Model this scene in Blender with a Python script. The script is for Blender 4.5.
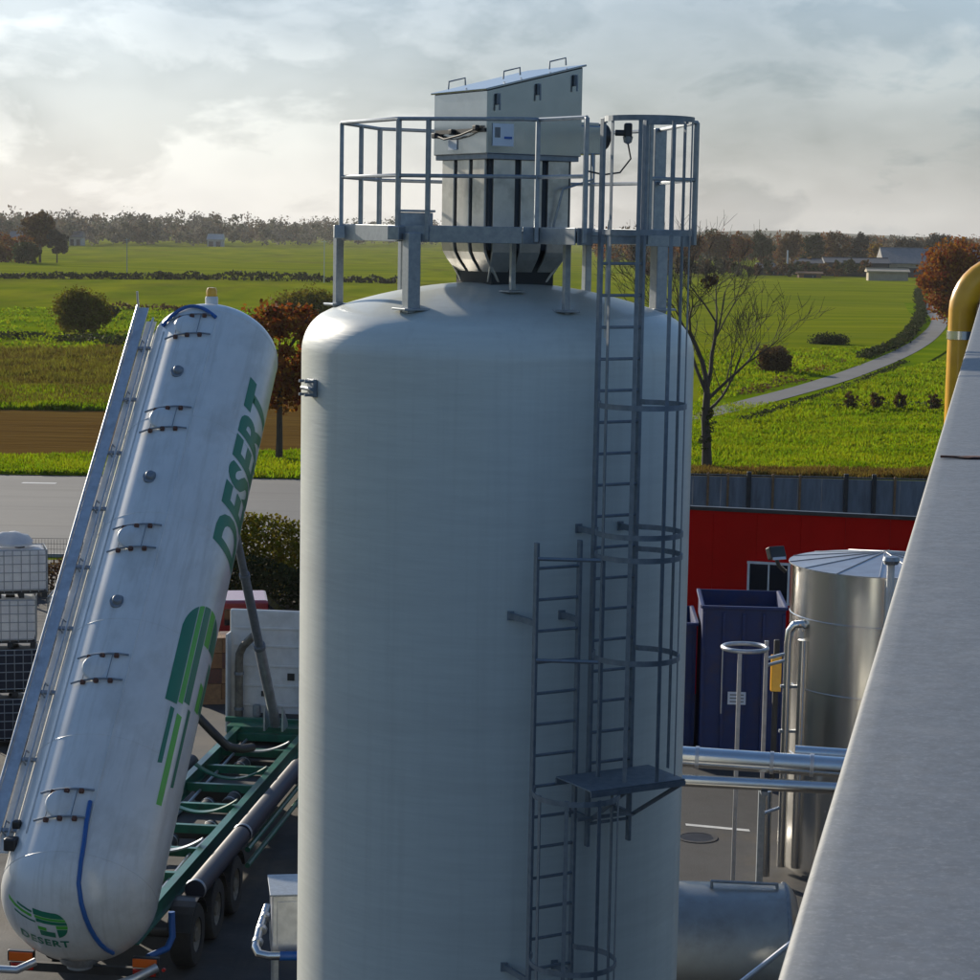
import bpy, bmesh, math, random
from mathutils import Vector, Matrix, noise as mnoise
rad = math.radians
scene = bpy.context.scene
for o in list(bpy.data.objects): bpy.data.objects.remove(o)
C = scene.collection

# ------------------------------------------------------------------ camera
F, EYE = 2200.0, 12.2                     # focal length in pixels of the 980 px photograph, eye height
PITCH, ROLL = math.atan(260 / F), rad(1.0)
cam_d = bpy.data.cameras.new('camera'); cam = bpy.data.objects.new('camera', cam_d); C.objects.link(cam)
cam_d.sensor_width = 36; cam_d.lens = 36 * F / 980; cam_d.clip_end = 20000; cam_d.clip_start = 0.05
cam.matrix_world = Matrix.Translation((0, 0, EYE)) @ Matrix.Rotation(math.pi / 2 - PITCH, 4, 'X') @ Matrix.Rotation(ROLL, 4, 'Z')
scene.camera = cam

# ------------------------------------------------------------------ sky and sun
SUN_AZ, SUN_EL = -35.0, 17.5              # degrees; azimuth clockwise from the view direction (+Y)
sdir = Vector((math.sin(rad(SUN_AZ)) * math.cos(rad(SUN_EL)), math.cos(rad(SUN_AZ)) * math.cos(rad(SUN_EL)), math.sin(rad(SUN_EL))))
w = bpy.data.worlds.new('World'); scene.world = w; w.use_nodes = True
nt = w.node_tree; nt.nodes.clear()
def N(t, **k):
    n = nt.nodes.new(t)
    for a, b in k.items():
        if a.startswith('i_'):
            key = a[2:]; n.inputs[int(key) if key.isdigit() else key.replace('_', ' ')].default_value = b
        else: setattr(n, a, b)
    return n
def L(a, b): nt.links.new(a, b)
def M_(op, a, b=None, c=None, clamp=False):
    n = N('ShaderNodeMath', operation=op, use_clamp=clamp)
    for i, v in enumerate((a, b, c)):
        if v is None: continue
        if isinstance(v, (int, float)): n.inputs[i].default_value = v
        else: L(v, n.inputs[i])
    return n.outputs[0]
def MIXC(f, a, b, typ='MIX'):
    n = N('ShaderNodeMix', data_type='RGBA', blend_type=typ)
    for s, v in ((n.inputs[0], f), (n.inputs[6], a), (n.inputs[7], b)):
        if isinstance(v, (int, float)): s.default_value = v
        elif isinstance(v, tuple): s.default_value = (*v, 1) if len(v) == 3 else v
        else: L(v, s)
    return n.outputs[2]
def RAMP(f, stops):
    n = N('ShaderNodeValToRGB'); L(f, n.inputs[0]); e = n.color_ramp.elements
    while len(e) < len(stops): e.new(0.5)
    for q, (p, c) in zip(e, stops): q.position = p; q.color = (*c, 1) if isinstance(c, tuple) else (c, c, c, 1)
    return n.outputs[0]
sky = N('ShaderNodeTexSky', sky_type='NISHITA', sun_disc=False, sun_elevation=rad(SUN_EL), sun_rotation=rad(SUN_AZ), air_density=1.0, dust_density=0.15, ozone_density=4.0)
tc = N('ShaderNodeTexCoord'); sep = N('ShaderNodeSeparateXYZ'); L(tc.outputs['Generated'], sep.inputs[0])
zc = M_('MAXIMUM', sep.outputs[2], 0.0)
# how near the sun a direction is (clouds scatter forward)
dp = N('ShaderNodeVectorMath', operation='DOT_PRODUCT'); L(tc.outputs['Generated'], dp.inputs[0]); dp.inputs[1].default_value = sdir
fwd = M_('POWER', M_('MULTIPLY_ADD', dp.outputs['Value'], 0.5, 0.5), 8.5)
cv = N('ShaderNodeCombineXYZ'); L(sep.outputs[0], cv.inputs[0]); L(sep.outputs[1], cv.inputs[1]); L(M_('MULTIPLY', sep.outputs[2], 2.3), cv.inputs[2])
puff = N('ShaderNodeTexNoise', i_Scale=12.5, i_Detail=8.0, i_Roughness=0.56, i_Distortion=0.25); L(cv.outputs[0], puff.inputs['Vector'])
mapb = N('ShaderNodeMapping'); L(cv.outputs[0], mapb.inputs[0]); mapb.inputs['Location'].default_value = (6.9, 2.2, 0.8)
big = N('ShaderNodeTexNoise', i_Scale=4.2, i_Detail=4.0, i_Roughness=0.5); L(mapb.outputs[0], big.inputs['Vector'])
thin = M_('SUBTRACT', 1.0, M_('MULTIPLY', zc, 1.5), clamp=True)      # clouds close up towards the horizon, blue gaps overhead
puffs = RAMP(puff.outputs[0], [(0.465, 0.0), (0.545, 1.0)])
mass = RAMP(big.outputs[0], [(0.42, 0.0), (0.60, 1.0)])
veil = M_('MULTIPLY', M_('SUBTRACT', 1.0, M_('MULTIPLY', zc, 2.5), clamp=True), 0.93)     # high thin veil, denser towards the horizon
cover = M_('MAXIMUM', M_('MULTIPLY', M_('MAXIMUM', puffs, mass), M_('MULTIPLY_ADD', M_('POWER', thin, 2.0), 0.92, 0.03)), veil)
shade = M_('MULTIPLY_ADD', puffs, 0.30, M_('MULTIPLY_ADD', mass, M_('MULTIPLY_ADD', puff.outputs[0], -1.0, 0.08), 0.87))
lum = M_('MULTIPLY', shade, M_('MULTIPLY_ADD', fwd, 6.2, 1.9))
tint = MIXC(M_('MULTIPLY', puffs, 0.8), MIXC(M_('MULTIPLY', fwd, 3.0, clamp=True), (0.62, 0.86, 1.12), (0.97, 0.955, 0.955)), (1.0, 0.98, 0.95))
tint = MIXC(M_('MULTIPLY', mass, 0.5), tint, (0.96, 0.93, 1.0))
ccol = N('ShaderNodeVectorMath', operation='SCALE'); L(tint, ccol.inputs[0]); L(lum, ccol.inputs['Scale'])
mixed = MIXC(cover, sky.outputs[0], ccol.outputs[0])
bg = N('ShaderNodeBackground', i_Strength=0.12); L(mixed, bg.inputs[0])
wo = N('ShaderNodeOutputWorld'); L(bg.outputs[0], wo.inputs[0])
sl = bpy.data.lights.new('sun', 'SUN'); sl.energy = 5.0; sl.angle = rad(0.6); sl.color = (1.0, 0.90, 0.74)
so = bpy.data.objects.new('sun', sl); C.objects.link(so); so.rotation_euler = sdir.to_track_quat('Z', 'Y').to_euler()
vs = scene.view_settings
vs.view_transform = 'Standard'; vs.look = 'None'; vs.exposure = 0.4; vs.gamma = 1.0; vs.use_curve_mapping = False

# ------------------------------------------------------------------ photo pixel -> direction; distance comes from what a thing stands on
fw = Vector((0, math.cos(PITCH), -math.sin(PITCH))); upv = Vector((0, math.sin(PITCH), math.cos(PITCH)))
def ray(px, py):
    u, v = (px - 490) / F, (490 - py) / F
    u, v = u * math.cos(ROLL) - v * math.sin(ROLL), u * math.sin(ROLL) + v * math.cos(ROLL)
    return fw + Vector((u, 0, 0)) + upv * v
def gnd(px, py, z=0.0):
    d = ray(px, py); return Vector((0, 0, EYE)) + d * ((z - EYE) / d.z)
def at(px, py, Y):
    d = ray(px, py); return Vector((0, 0, EYE)) + d * (Y / d.y)

# ------------------------------------------------------------------ materials
def mat(name, c1, c2=None, rough=0.5, metal=0.0, scale=3.0, detail=5.0, stretch=(1, 1, 1), bump=0.0, bscale=None, rvar=0.0,
        stain=None, stain_scale=0.8, stain_amt=0.5, world=False, transl=0.0, contrast=(0.35, 0.65), spec=0.5, coat=0.0, island=0.0, bdist=0.02, streak=None):
    global nt
    m = bpy.data.materials.new(name); m.use_nodes = True; keep = nt; nt = m.node_tree; nt.nodes.clear()
    out = N('ShaderNodeOutputMaterial'); bs = N('ShaderNodeBsdfPrincipled')
    bs.inputs['Roughness'].default_value = rough; bs.inputs['Metallic'].default_value = metal
    bs.inputs['Specular IOR Level'].default_value = spec; bs.inputs['Coat Weight'].default_value = coat
    src = N('ShaderNodeNewGeometry').outputs['Position'] if world else N('ShaderNodeTexCoord').outputs['Object']
    mp = N('ShaderNodeMapping'); L(src, mp.inputs[0]); mp.inputs['Scale'].default_value = stretch
    no = N('ShaderNodeTexNoise', i_Scale=scale, i_Detail=detail, i_Roughness=0.6); L(mp.outputs[0], no.inputs['Vector'])
    c2 = c2 or tuple(x * 0.8 for x in c1)
    f = RAMP(no.outputs[0], [(contrast[0], 0.0), (contrast[1], 1.0)])
    col = MIXC(f, c1, c2)
    if island:
        g = N('ShaderNodeNewGeometry'); hsv = N('ShaderNodeHueSaturation'); L(col, hsv.inputs['Color'])
        L(M_('MULTIPLY_ADD', g.outputs['Random Per Island'], island, 1 - island / 2), hsv.inputs['Value'])
        L(M_('MULTIPLY_ADD', g.outputs['Random Per Island'], 0.06, 0.47), hsv.inputs['Hue']); col = hsv.outputs[0]
    if stain:
        n2 = N('ShaderNodeTexNoise', i_Scale=stain_scale, i_Detail=6.0, i_Roughness=0.65); L(mp.outputs[0], n2.inputs['Vector'])
        col = MIXC(M_('MULTIPLY', RAMP(n2.outputs[0], [(0.5, 0.0), (0.72, 1.0)]), stain_amt), col, stain)
    if streak:                                        # rain streaks: noise drawn out downwards
        m2 = N('ShaderNodeMapping'); L(src, m2.inputs[0]); m2.inputs['Scale'].default_value = streak[0]
        n4 = N('ShaderNodeTexNoise', i_Scale=1.0, i_Detail=4.0, i_Roughness=0.7); L(m2.outputs[0], n4.inputs['Vector'])
        col = MIXC(M_('MULTIPLY', RAMP(n4.outputs[0], [(0.5, 0.0), (0.75, 1.0)]), streak[2]), col, streak[1])
    L(col, bs.inputs['Base Color'])
    if rvar: L(M_('MULTIPLY_ADD', no.outputs[0], rvar, rough - rvar / 2, clamp=True), bs.inputs['Roughness'])
    if bump:
        n3 = no
        if bscale: n3 = N('ShaderNodeTexNoise', i_Scale=bscale, i_Detail=4.0); L(mp.outputs[0], n3.inputs['Vector'])
        b = N('ShaderNodeBump', i_Strength=bump, i_Distance=bdist); L(n3.outputs[0], b.inputs['Height']); L(b.outputs[0], bs.inputs['Normal'])
    sh = bs.outputs[0]
    if transl:
        t = N('ShaderNodeBsdfTranslucent'); L(MIXC(0.5, col, (0.9, 0.8, 0.15), 'MULTIPLY') if False else col, t.inputs[0])
        mx = N('ShaderNodeMixShader'); mx.inputs[0].default_value = transl; L(sh, mx.inputs[1]); L(t.outputs[0], mx.inputs[2]); sh = mx.outputs[0]
    L(sh, out.inputs[0]); nt = keep
    return m
MT = {}
MT['silo'] = mat('silo_paint', (0.60, 0.625, 0.58), (0.555, 0.58, 0.54), 0.42, scale=5, stretch=(0.35, 0.35, 4.0), bump=0.10, bscale=9, stain=(0.46, 0.47, 0.44), stain_scale=0.5, stain_amt=0.35, coat=0.15, streak=((9, 9, 0.22), (0.38, 0.38, 0.35), 0.22))
MT['galv'] = mat('galvanised_steel', (0.34, 0.37, 0.40), (0.27, 0.30, 0.33), 0.45, 0.75, scale=18, rvar=0.2)
MT['galv_dark'] = mat('weathered_ladder_steel', (0.25, 0.28, 0.31), (0.19, 0.22, 0.25), 0.55, 0.5, scale=14)
MT['hood'] = mat('hood_sheet_steel', (0.31, 0.35, 0.385), (0.28, 0.32, 0.355), 0.2, 0.95, scale=6, stain=(0.3, 0.31, 0.32), stain_scale=2, stain_amt=0.4)
MT['panel'] = mat('filter_stainless_panel', (0.60, 0.58, 0.54), (0.44, 0.43, 0.40), 0.38, 0.75, scale=3.5, rvar=0.3, stain=(0.22, 0.2, 0.17), stain_scale=2.5, stain_amt=0.7)
MT['dark'] = mat('dark_rubber', (0.02, 0.02, 0.022), (0.035, 0.035, 0.035), 0.7)
MT['black'] = mat('black_plastic', (0.015, 0.015, 0.017), (0.03, 0.03, 0.03), 0.45)
MT['label'] = mat('printed_label_white', (0.62, 0.68, 0.74), (0.55, 0.6, 0.68), 0.5)
MT['label_blue'] = mat('printed_label_blue', (0.03, 0.12, 0.42), (0.03, 0.1, 0.36), 0.5)
MT['tank'] = mat('tank_white_paint', (0.66, 0.67, 0.66), (0.58, 0.595, 0.59), 0.3, scale=1.6, stretch=(0.35, 1, 1), stain=(0.38, 0.38, 0.35), stain_scale=1.3, stain_amt=0.5, coat=0.25, bump=0.03, bscale=1.2, streak=((0.5, 7, 0.5), (0.34, 0.33, 0.29), 0.45))
MT['tgreen'] = mat('sign_dark_green', (0.005, 0.16, 0.09), (0.006, 0.175, 0.10), 0.4)
MT['lgreen'] = mat('sign_light_green', (0.08, 0.44, 0.05), (0.07, 0.39, 0.045), 0.4)
MT['rust'] = mat('rusty_iron', (0.14, 0.05, 0.03), (0.07, 0.045, 0.04), 0.85, scale=30)
MT['alu'] = mat('aluminium', (0.62, 0.63, 0.64), (0.52, 0.53, 0.54), 0.36, 0.7, scale=8, rvar=0.2, stain=(0.3, 0.3, 0.3), stain_scale=3, stain_amt=0.5)
MT['blue'] = mat('blue_hose', (0.01, 0.10, 0.35), (0.012, 0.085, 0.28), 0.45)
MT['frame'] = mat('chassis_green', (0.012, 0.145, 0.085), (0.010, 0.10, 0.065), 0.38, scale=4, stain=(0.05, 0.05, 0.045), stain_scale=3, stain_amt=0.6, coat=0.2)
MT['navy'] = mat('navy_plastic', (0.012, 0.016, 0.035), (0.016, 0.02, 0.036), 0.55)
MT['tyre'] = mat('tyre_rubber', (0.02, 0.02, 0.02), (0.035, 0.033, 0.03), 0.85, scale=10)
MT['rim'] = mat('dusty_wheel_rim', (0.22, 0.20, 0.16), (0.12, 0.11, 0.09), 0.6, 0.3, scale=9)
MT['redlamp'] = mat('red_lamp', (0.5, 0.02, 0.01), (0.42, 0.02, 0.01), 0.25)
MT['orange'] = mat('orange_lamp', (0.75, 0.14, 0.01), (0.7, 0.12, 0.01), 0.25)
MT['white'] = mat('white_paint', (0.68, 0.68, 0.66), (0.58, 0.58, 0.56), 0.45, scale=4, stain=(0.35, 0.34, 0.3), stain_scale=1.5, stain_amt=0.4)
MT['glass'] = mat('dark_glass', (0.012, 0.015, 0.018), (0.02, 0.022, 0.025), 0.08, spec=0.8)
MT['ibc'] = mat('white_polyethylene', (0.70, 0.72, 0.74), (0.60, 0.62, 0.66), 0.5, scale=5, transl=0.5)
MT['steel'] = mat('stainless_steel', (0.78, 0.77, 0.74), (0.70, 0.69, 0.665), 0.22, 1.0, scale=2.5, stretch=(1, 1, 0.4), rvar=0.22, bump=0.04, bscale=1.0)
MT['steel_dull'] = mat('dull_stainless', (0.40, 0.40, 0.37), (0.33, 0.33, 0.31), 0.42, 0.9, scale=2.0, rvar=0.25, stain=(0.2, 0.19, 0.16), stain_scale=1.5, stain_amt=0.6)
MT['steel_roof'] = mat('stainless_roof_sheet', (0.5, 0.5, 0.5), (0.42, 0.42, 0.43), 0.42, 0.9, scale=3, rvar=0.2)
MT['red'] = mat('red_cladding', (0.52, 0.003, 0.003), (0.45, 0.003, 0.003), 0.7, scale=1.0, spec=0.03)
MT['skip'] = mat('blue_container_paint', (0.002, 0.024, 0.12), (0.002, 0.018, 0.095), 0.6, scale=3, stain=(0.05, 0.03, 0.02), stain_scale=2, stain_amt=0.5)
MT['yellow'] = mat('yellow_pipe_paint', (0.78, 0.40, 0.010), (0.70, 0.34, 0.008), 0.3, scale=6, coat=0.3)
MT['coping'] = mat('coated_coping_sheet', (0.150, 0.160, 0.170), (0.122, 0.132, 0.142), 0.55, 0.0, scale=26, detail=10, rvar=0.3, stain=(0.20, 0.205, 0.21), stain_scale=6, stain_amt=0.55, bump=0.15, bscale=3.0, world=True, spec=0.4, streak=((90, 90, 90), (0.30, 0.31, 0.315), 0.5))
MT['render_wall'] = mat('bounce_blue_cladding', (0.050, 0.090, 0.155), (0.042, 0.078, 0.138), 0.8, scale=2)  # unseen wall; its blue was picked to bounce cool light onto the silo
MT['asphalt'] = mat('yard_asphalt', (0.036, 0.035, 0.034), (0.020, 0.020, 0.021), 0.8, scale=0.7, detail=9, rvar=0.5, world=True, stain=(0.085, 0.062, 0.036), stain_scale=0.3, stain_amt=0.85, bump=0.25, bscale=25, streak=((1.6, 0.12, 1), (0.010, 0.010, 0.011), 0.7))
MT['road'] = mat('road_asphalt', (0.115, 0.115, 0.112), (0.085, 0.085, 0.085), 0.85, scale=0.12, stretch=(0.4, 1, 1), world=True, stain=(0.15, 0.145, 0.13), stain_scale=0.15, stain_amt=0.6, bump=0.2, bscale=12, streak=((0.03, 0.9, 1), (0.06, 0.06, 0.06), 0.75))
MT['lane'] = mat('lane_asphalt', (0.115, 0.113, 0.11), (0.09, 0.088, 0.085), 0.85, scale=0.2, world=True)
MT['kerb'] = mat('kerb_concrete', (0.32, 0.31, 0.29), (0.25, 0.24, 0.22), 0.85, scale=2)
MT['paint'] = mat('road_paint', (0.6, 0.6, 0.57), (0.45, 0.45, 0.43), 0.7, scale=6)
MT['grass'] = mat('pasture_grass', (0.11, 0.15, 0.004), (0.215, 0.230, 0.008), 0.9, scale=0.07, detail=12, stretch=(1, 0.35, 1), world=True, stain=(0.115, 0.11, 0.018), stain_scale=0.04, stain_amt=0.8, bump=0.7, bscale=0.5, bdist=0.25, spec=0.0)
MT['lawn'] = mat('bright_meadow', (0.085, 0.150, 0.002), (0.185, 0.235, 0.004), 0.9, scale=0.13, detail=12, stretch=(0.5, 0.6, 1), world=True, stain=(0.07, 0.13, 0.006), stain_scale=0.09, stain_amt=0.8, bump=0.7, bscale=0.7, bdist=0.22, spec=0.0)
MT['crop'] = mat('young_crop_green', (0.115, 0.155, 0.004), (0.21, 0.225, 0.008), 0.9, scale=0.07, detail=12, stretch=(0.3, 1.0, 1), world=True, stain=(0.085, 0.13, 0.012), stain_scale=0.05, stain_amt=0.7, bump=0.6, bscale=0.35, bdist=0.3, streak=((0.02, 0.35, 1), (0.17, 0.19, 0.02), 0.6), spec=0.0)
MT['soil'] = mat('ploughed_soil', (0.135, 0.078, 0.020), (0.100, 0.056, 0.016), 0.95, scale=0.5, stretch=(0.15, 1.5, 1), world=True, stain=(0.16, 0.10, 0.025), stain_scale=0.1, stain_amt=0.6, bump=0.9, bscale=0.9, bdist=0.25, spec=0.0)
MT['rough'] = mat('rough_brown_grass', (0.080, 0.066, 0.018), (0.060, 0.045, 0.018), 0.95, scale=0.25, stretch=(0.4, 1, 1), world=True, stain=(0.14, 0.14, 0.02), stain_scale=0.12, stain_amt=0.8, bump=0.9, bscale=0.6, bdist=0.4, spec=0.0)
MT['dry'] = mat('dry_verge_grass', (0.20, 0.115, 0.022), (0.14, 0.075, 0.018), 0.95, scale=0.8, world=True, bump=0.8, bscale=3, spec=0.0)
MT['bark'] = mat('bark', (0.065, 0.05, 0.038), (0.04, 0.03, 0.024), 0.9, scale=6, stretch=(1, 1, 0.3), bump=0.6)
def leafmat(n, a, b, t=0.35): return mat(n, a, b, 0.75, scale=0.6, world=True, transl=t, island=0.55, spec=0.05)
MT['lf_olive'] = leafmat('olive_leaves', (0.125, 0.115, 0.008), (0.165, 0.13, 0.010))
MT['lf_dark'] = leafmat('dark_green_leaves', (0.030, 0.042, 0.014), (0.045, 0.05, 0.016), 0.25)
MT['lf_rust'] = leafmat('rust_leaves', (0.29, 0.10, 0.012), (0.21, 0.06, 0.010))
MT['lf_orange'] = leafmat('orange_leaves', (0.21, 0.085, 0.012), (0.15, 0.05, 0.012))
MT['lf_brown'] = leafmat('brown_leaves', (0.115, 0.066, 0.024), (0.085, 0.045, 0.02), 0.3)
MT['lf_grey'] = leafmat('grey_twigs', (0.075, 0.066, 0.052), (0.055, 0.05, 0.042), 0.2)
MT['lf_yellow'] = leafmat('yellow_leaves', (0.25, 0.14, 0.012), (0.18, 0.10, 0.012))
MT['lf_hazed_grey'] = leafmat('haze_paled_twigs', (0.17, 0.155, 0.13), (0.13, 0.12, 0.10), 0.3)  # distance haze is put into these paler far leaf colours
MT['lf_hazed_green'] = leafmat('haze_paled_green', (0.10, 0.105, 0.07), (0.085, 0.085, 0.06), 0.3)
MT['lf_hazed_brown'] = leafmat('haze_paled_brown', (0.15, 0.115, 0.08), (0.12, 0.09, 0.065), 0.3)
MT['blade'] = mat('grass_blades', (0.11, 0.18, 0.002), (0.24, 0.285, 0.006), 0.8, scale=0.22, detail=8, world=True, transl=0.6, island=0.6, spec=0.0)
MT['blade_dry'] = mat('dry_grass_blades', (0.20, 0.13, 0.025), (0.13, 0.085, 0.02), 0.85, scale=0.3, world=True, transl=0.35, island=0.7, spec=0.0)
MT['blade_olive'] = mat('scrub_blades', (0.19, 0.175, 0.016), (0.12, 0.085, 0.018), 0.85, scale=0.15, world=True, transl=0.35, island=0.7, spec=0.0)
MT['fence_grey'] = mat('fence_panel_grey', (0.19, 0.205, 0.225), (0.14, 0.155, 0.17), 0.8, scale=2, stretch=(3, 3, 0.5), stain=(0.09, 0.09, 0.10), stain_scale=1.2, stain_amt=0.7)
MT['wood'] = mat('weathered_wood', (0.26, 0.15, 0.07), (0.18, 0.10, 0.05), 0.85, scale=8)
MT['roofgrey'] = mat('fibre_cement_roof', (0.22, 0.21, 0.20), (0.17, 0.165, 0.16), 0.85, scale=1.0)
MT['barnwall'] = mat('pale_barn_wall', (0.42, 0.35, 0.25), (0.34, 0.28, 0.2), 0.85, scale=0.6)
MT['barndark'] = mat('dark_barn_cladding', (0.035, 0.042, 0.05), (0.028, 0.033, 0.04), 0.7, scale=0.6)
MT['stone'] = mat('far_house_wall', (0.5, 0.48, 0.44), (0.42, 0.4, 0.37), 0.85, scale=0.8)
MT['van_red'] = mat('red_vehicle_paint', (0.30, 0.012, 0.02), (0.26, 0.012, 0.018), 0.25, coat=0.6)
MT['box_brown'] = mat('brown_cardboard', (0.24, 0.12, 0.05), (0.17, 0.085, 0.04), 0.85, scale=3)

# ------------------------------------------------------------------ mesh builder
class MB:
    def __init__(s): s.v = []; s.f = []
    def add(s, vs_, fs, mtx=None):
        b = len(s.v); s.v += [tuple(mtx @ Vector(p)) if mtx else tuple(p) for p in vs_]; s.f += [tuple(i + b for i in f) for f in fs]; return s
    def box(s, c, d, rz=0.0, mtx=None):
        x, y, z = d[0] / 2, d[1] / 2, d[2] / 2
        m = Matrix.Translation(c) @ (mtx if mtx else Matrix.Rotation(rz, 4, 'Z'))
        return s.add([(-x, -y, -z), (x, -y, -z), (x, y, -z), (-x, y, -z), (-x, -y, z), (x, -y, z), (x, y, z), (-x, y, z)],
                     [(0, 3, 2, 1), (4, 5, 6, 7), (0, 1, 5, 4), (1, 2, 6, 5), (2, 3, 7, 6), (3, 0, 4, 7)], m)
    def prism(s, poly, z0, z1):                       # z0 / z1: number or list per corner
        n = len(poly); a = z0 if isinstance(z0, (list, tuple)) else [z0] * n; b = z1 if isinstance(z1, (list, tuple)) else [z1] * n
        return s.add([(p[0], p[1], a[i]) for i, p in enumerate(poly)] + [(p[0], p[1], b[i]) for i, p in enumerate(poly)],
                     [tuple(range(n - 1, -1, -1)), tuple(range(n, 2 * n))] + [(i, (i + 1) % n, n + (i + 1) % n, n + i) for i in range(n)])
    def tube(s, pts, r, n=8, closed=False, caps=True):
        pts = [Vector(p) for p in pts]; k = len(pts); rs = r if isinstance(r, (list, tuple)) else [r] * k
        tan = []
        for i in range(k):
            if closed: t = pts[(i + 1) % k] - pts[i - 1]
            elif i == 0: t = pts[1] - pts[0]
            elif i == k - 1: t = pts[-1] - pts[-2]
            else: t = (pts[i + 1] - pts[i]).normalized() + (pts[i] - pts[i - 1]).normalized()
            tan.append(t.normalized())
        ref = Vector((0, 0, 1)) if abs(tan[0].z) < 0.9 else Vector((1, 0, 0))
        nrm = (ref - tan[0] * ref.dot(tan[0])).normalized(); vv = []
        for i in range(k):
            nrm = (nrm - tan[i] * nrm.dot(tan[i])); nrm = nrm.normalized() if nrm.length > 1e-6 else tan[i].orthogonal().normalized()
            bn = tan[i].cross(nrm)
            for j in range(n):
                a = 2 * math.pi * (j + 0.5) / n; vv.append(pts[i] + (nrm * math.cos(a) + bn * math.sin(a)) * rs[i])
        ff = []
        for i in range(k if closed else k - 1):
            for j in range(n):
                a, b = i * n + j, i * n + (j + 1) % n; c, d = ((i + 1) % k) * n + (j + 1) % n, ((i + 1) % k) * n + j
                ff.append((a, b, c, d))
        if caps and not closed: ff += [tuple(range(n - 1, -1, -1)), tuple(range((k - 1) * n, k * n))]
        return s.add(vv, ff)
    def lathe(s, prof, n=48, mtx=None, a0=0.0, a1=2 * math.pi):   # prof: (radius, z)
        full = abs(a1 - a0 - 2 * math.pi) < 1e-6; m = n if full else n + 1; vv = []; ff = []
        for r, z in prof:
            for j in range(m):
                a = a0 + (a1 - a0) * j / n; vv.append((r * math.cos(a), r * math.sin(a), z))
        for i in range(len(prof) - 1):
            for j in range(n):
                k = (j + 1) % m; ff.append((i * m + j, i * m + k, (i + 1) * m + k, (i + 1) * m + j))
        return s.add(vv, ff, mtx)
    def disc(s, c, r, z, n=24):
        return s.add([(c[0] + r * math.cos(2 * math.pi * j / n), c[1] + r * math.sin(2 * math.pi * j / n), z) for j in range(n)], [tuple(range(n))])
    def mesh(s, name, m, smooth=False, bevel=0.0):
        me = bpy.data.meshes.new(name); me.from_pydata(s.v, [], s.f)
        if bevel:
            bm = bmesh.new(); bm.from_mesh(me); bmesh.ops.remove_doubles(bm, verts=bm.verts, dist=1e-5)
            es = [e for e in bm.edges if len(e.link_faces) == 2 and e.calc_face_angle(0) > 0.6]
            bmesh.ops.bevel(bm, geom=es, offset=bevel, segments=2, affect='EDGES', profile=0.5, clamp_overlap=True); bm.to_mesh(me); bm.free()
        me.materials.append(MT[m] if isinstance(m, str) else m)
        if smooth:
            me.polygons.foreach_set('use_smooth', [True] * len(me.polygons)); me.set_sharp_from_angle(angle=rad(38))
        me.update(); return me
    def build(s, name, m, parent=None, smooth=False, bevel=0.0):
        o = bpy.data.objects.new(name, s.mesh(name, m, smooth, bevel)); C.objects.link(o); o.parent = parent; return o
def link(name, me, parent=None, loc=None, rot=None, scale=None):
    o = bpy.data.objects.new(name, me); C.objects.link(o); o.parent = parent
    if loc is not None: o.location = loc
    if rot is not None: o.rotation_euler = rot
    if scale is not None: o.scale = scale
    return o
def tag(o, label, cat, group=None):
    o['label'] = label; o['category'] = cat
    if group: o['group'] = group
    return o
def thing(name, label, cat, loc=(0, 0, 0), rz=0.0, group=None):
    o = bpy.data.objects.new(name, None); C.objects.link(o); o.location = loc; o.rotation_euler = (0, 0, rz); o.empty_display_size = 0.2
    return tag(o, label, cat, group)
def struct(o): o['kind'] = 'structure'; return o
def copy_tree(o, parent=None):
    c = o.copy(); C.objects.link(c); c.parent = parent
    for ch in list(o.children): copy_tree(ch, c)
    return c
def box(name, c, d, m, parent=None, rz=0.0, bevel=0.0): return MB().box(c, d, rz).build(name, m, parent, bevel=bevel)
def tube(name, pts, r, m, parent=None, n=8, closed=False): return MB().tube(pts, r, n, closed).build(name, m, parent, smooth=True)
def arc(c, r, a0, a1, n, z=None, plane='xy'):
    out = []
    for i in range(n + 1):
        a = rad(a0 + (a1 - a0) * i / n); p, q = r * math.cos(a), r * math.sin(a)
        out.append((c[0] + p, c[1] + q, c[2]) if plane == 'xy' else (c[0] + p, c[1], c[2] + q))
    return out

# ------------------------------------------------------------------ terrain
def terr(x, y):
    if y < 116: return 0.0
    k = min(1.0, (y - 116) / 60.0)
    return k * (0.28 * math.sin(x * 0.043 + 1.0) * math.cos(y * 0.031) + 0.22 * math.sin(x * 0.021 - y * 0.027 + 2.0) + 0.35 * math.sin(y * 0.012 + 0.6) - 0.2)
def graded(a, b, n, p): return [a + (b - a) * (i / n) ** p for i in range(n + 1)]
ys = [-400, -100, 0, 60, 100, 110, 116] + [116 + 5 * i for i in range(1, 60)] + graded(420, 6000, 40, 1.8)
xs = [-x for x in reversed(graded(0, 4000, 60, 2.2))][:-1] + graded(0, 4000, 60, 2.2)
g = MB(); nx = len(xs)
g.v = [(x, y, terr(x, y)) for y in ys for x in xs]
g.f = [(j * nx + i, j * nx + i + 1, (j + 1) * nx + i + 1, (j + 1) * nx + i) for j in range(len(ys) - 1) for i in range(nx - 1)]
struct(g.build('ground', 'grass', smooth=True))
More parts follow.
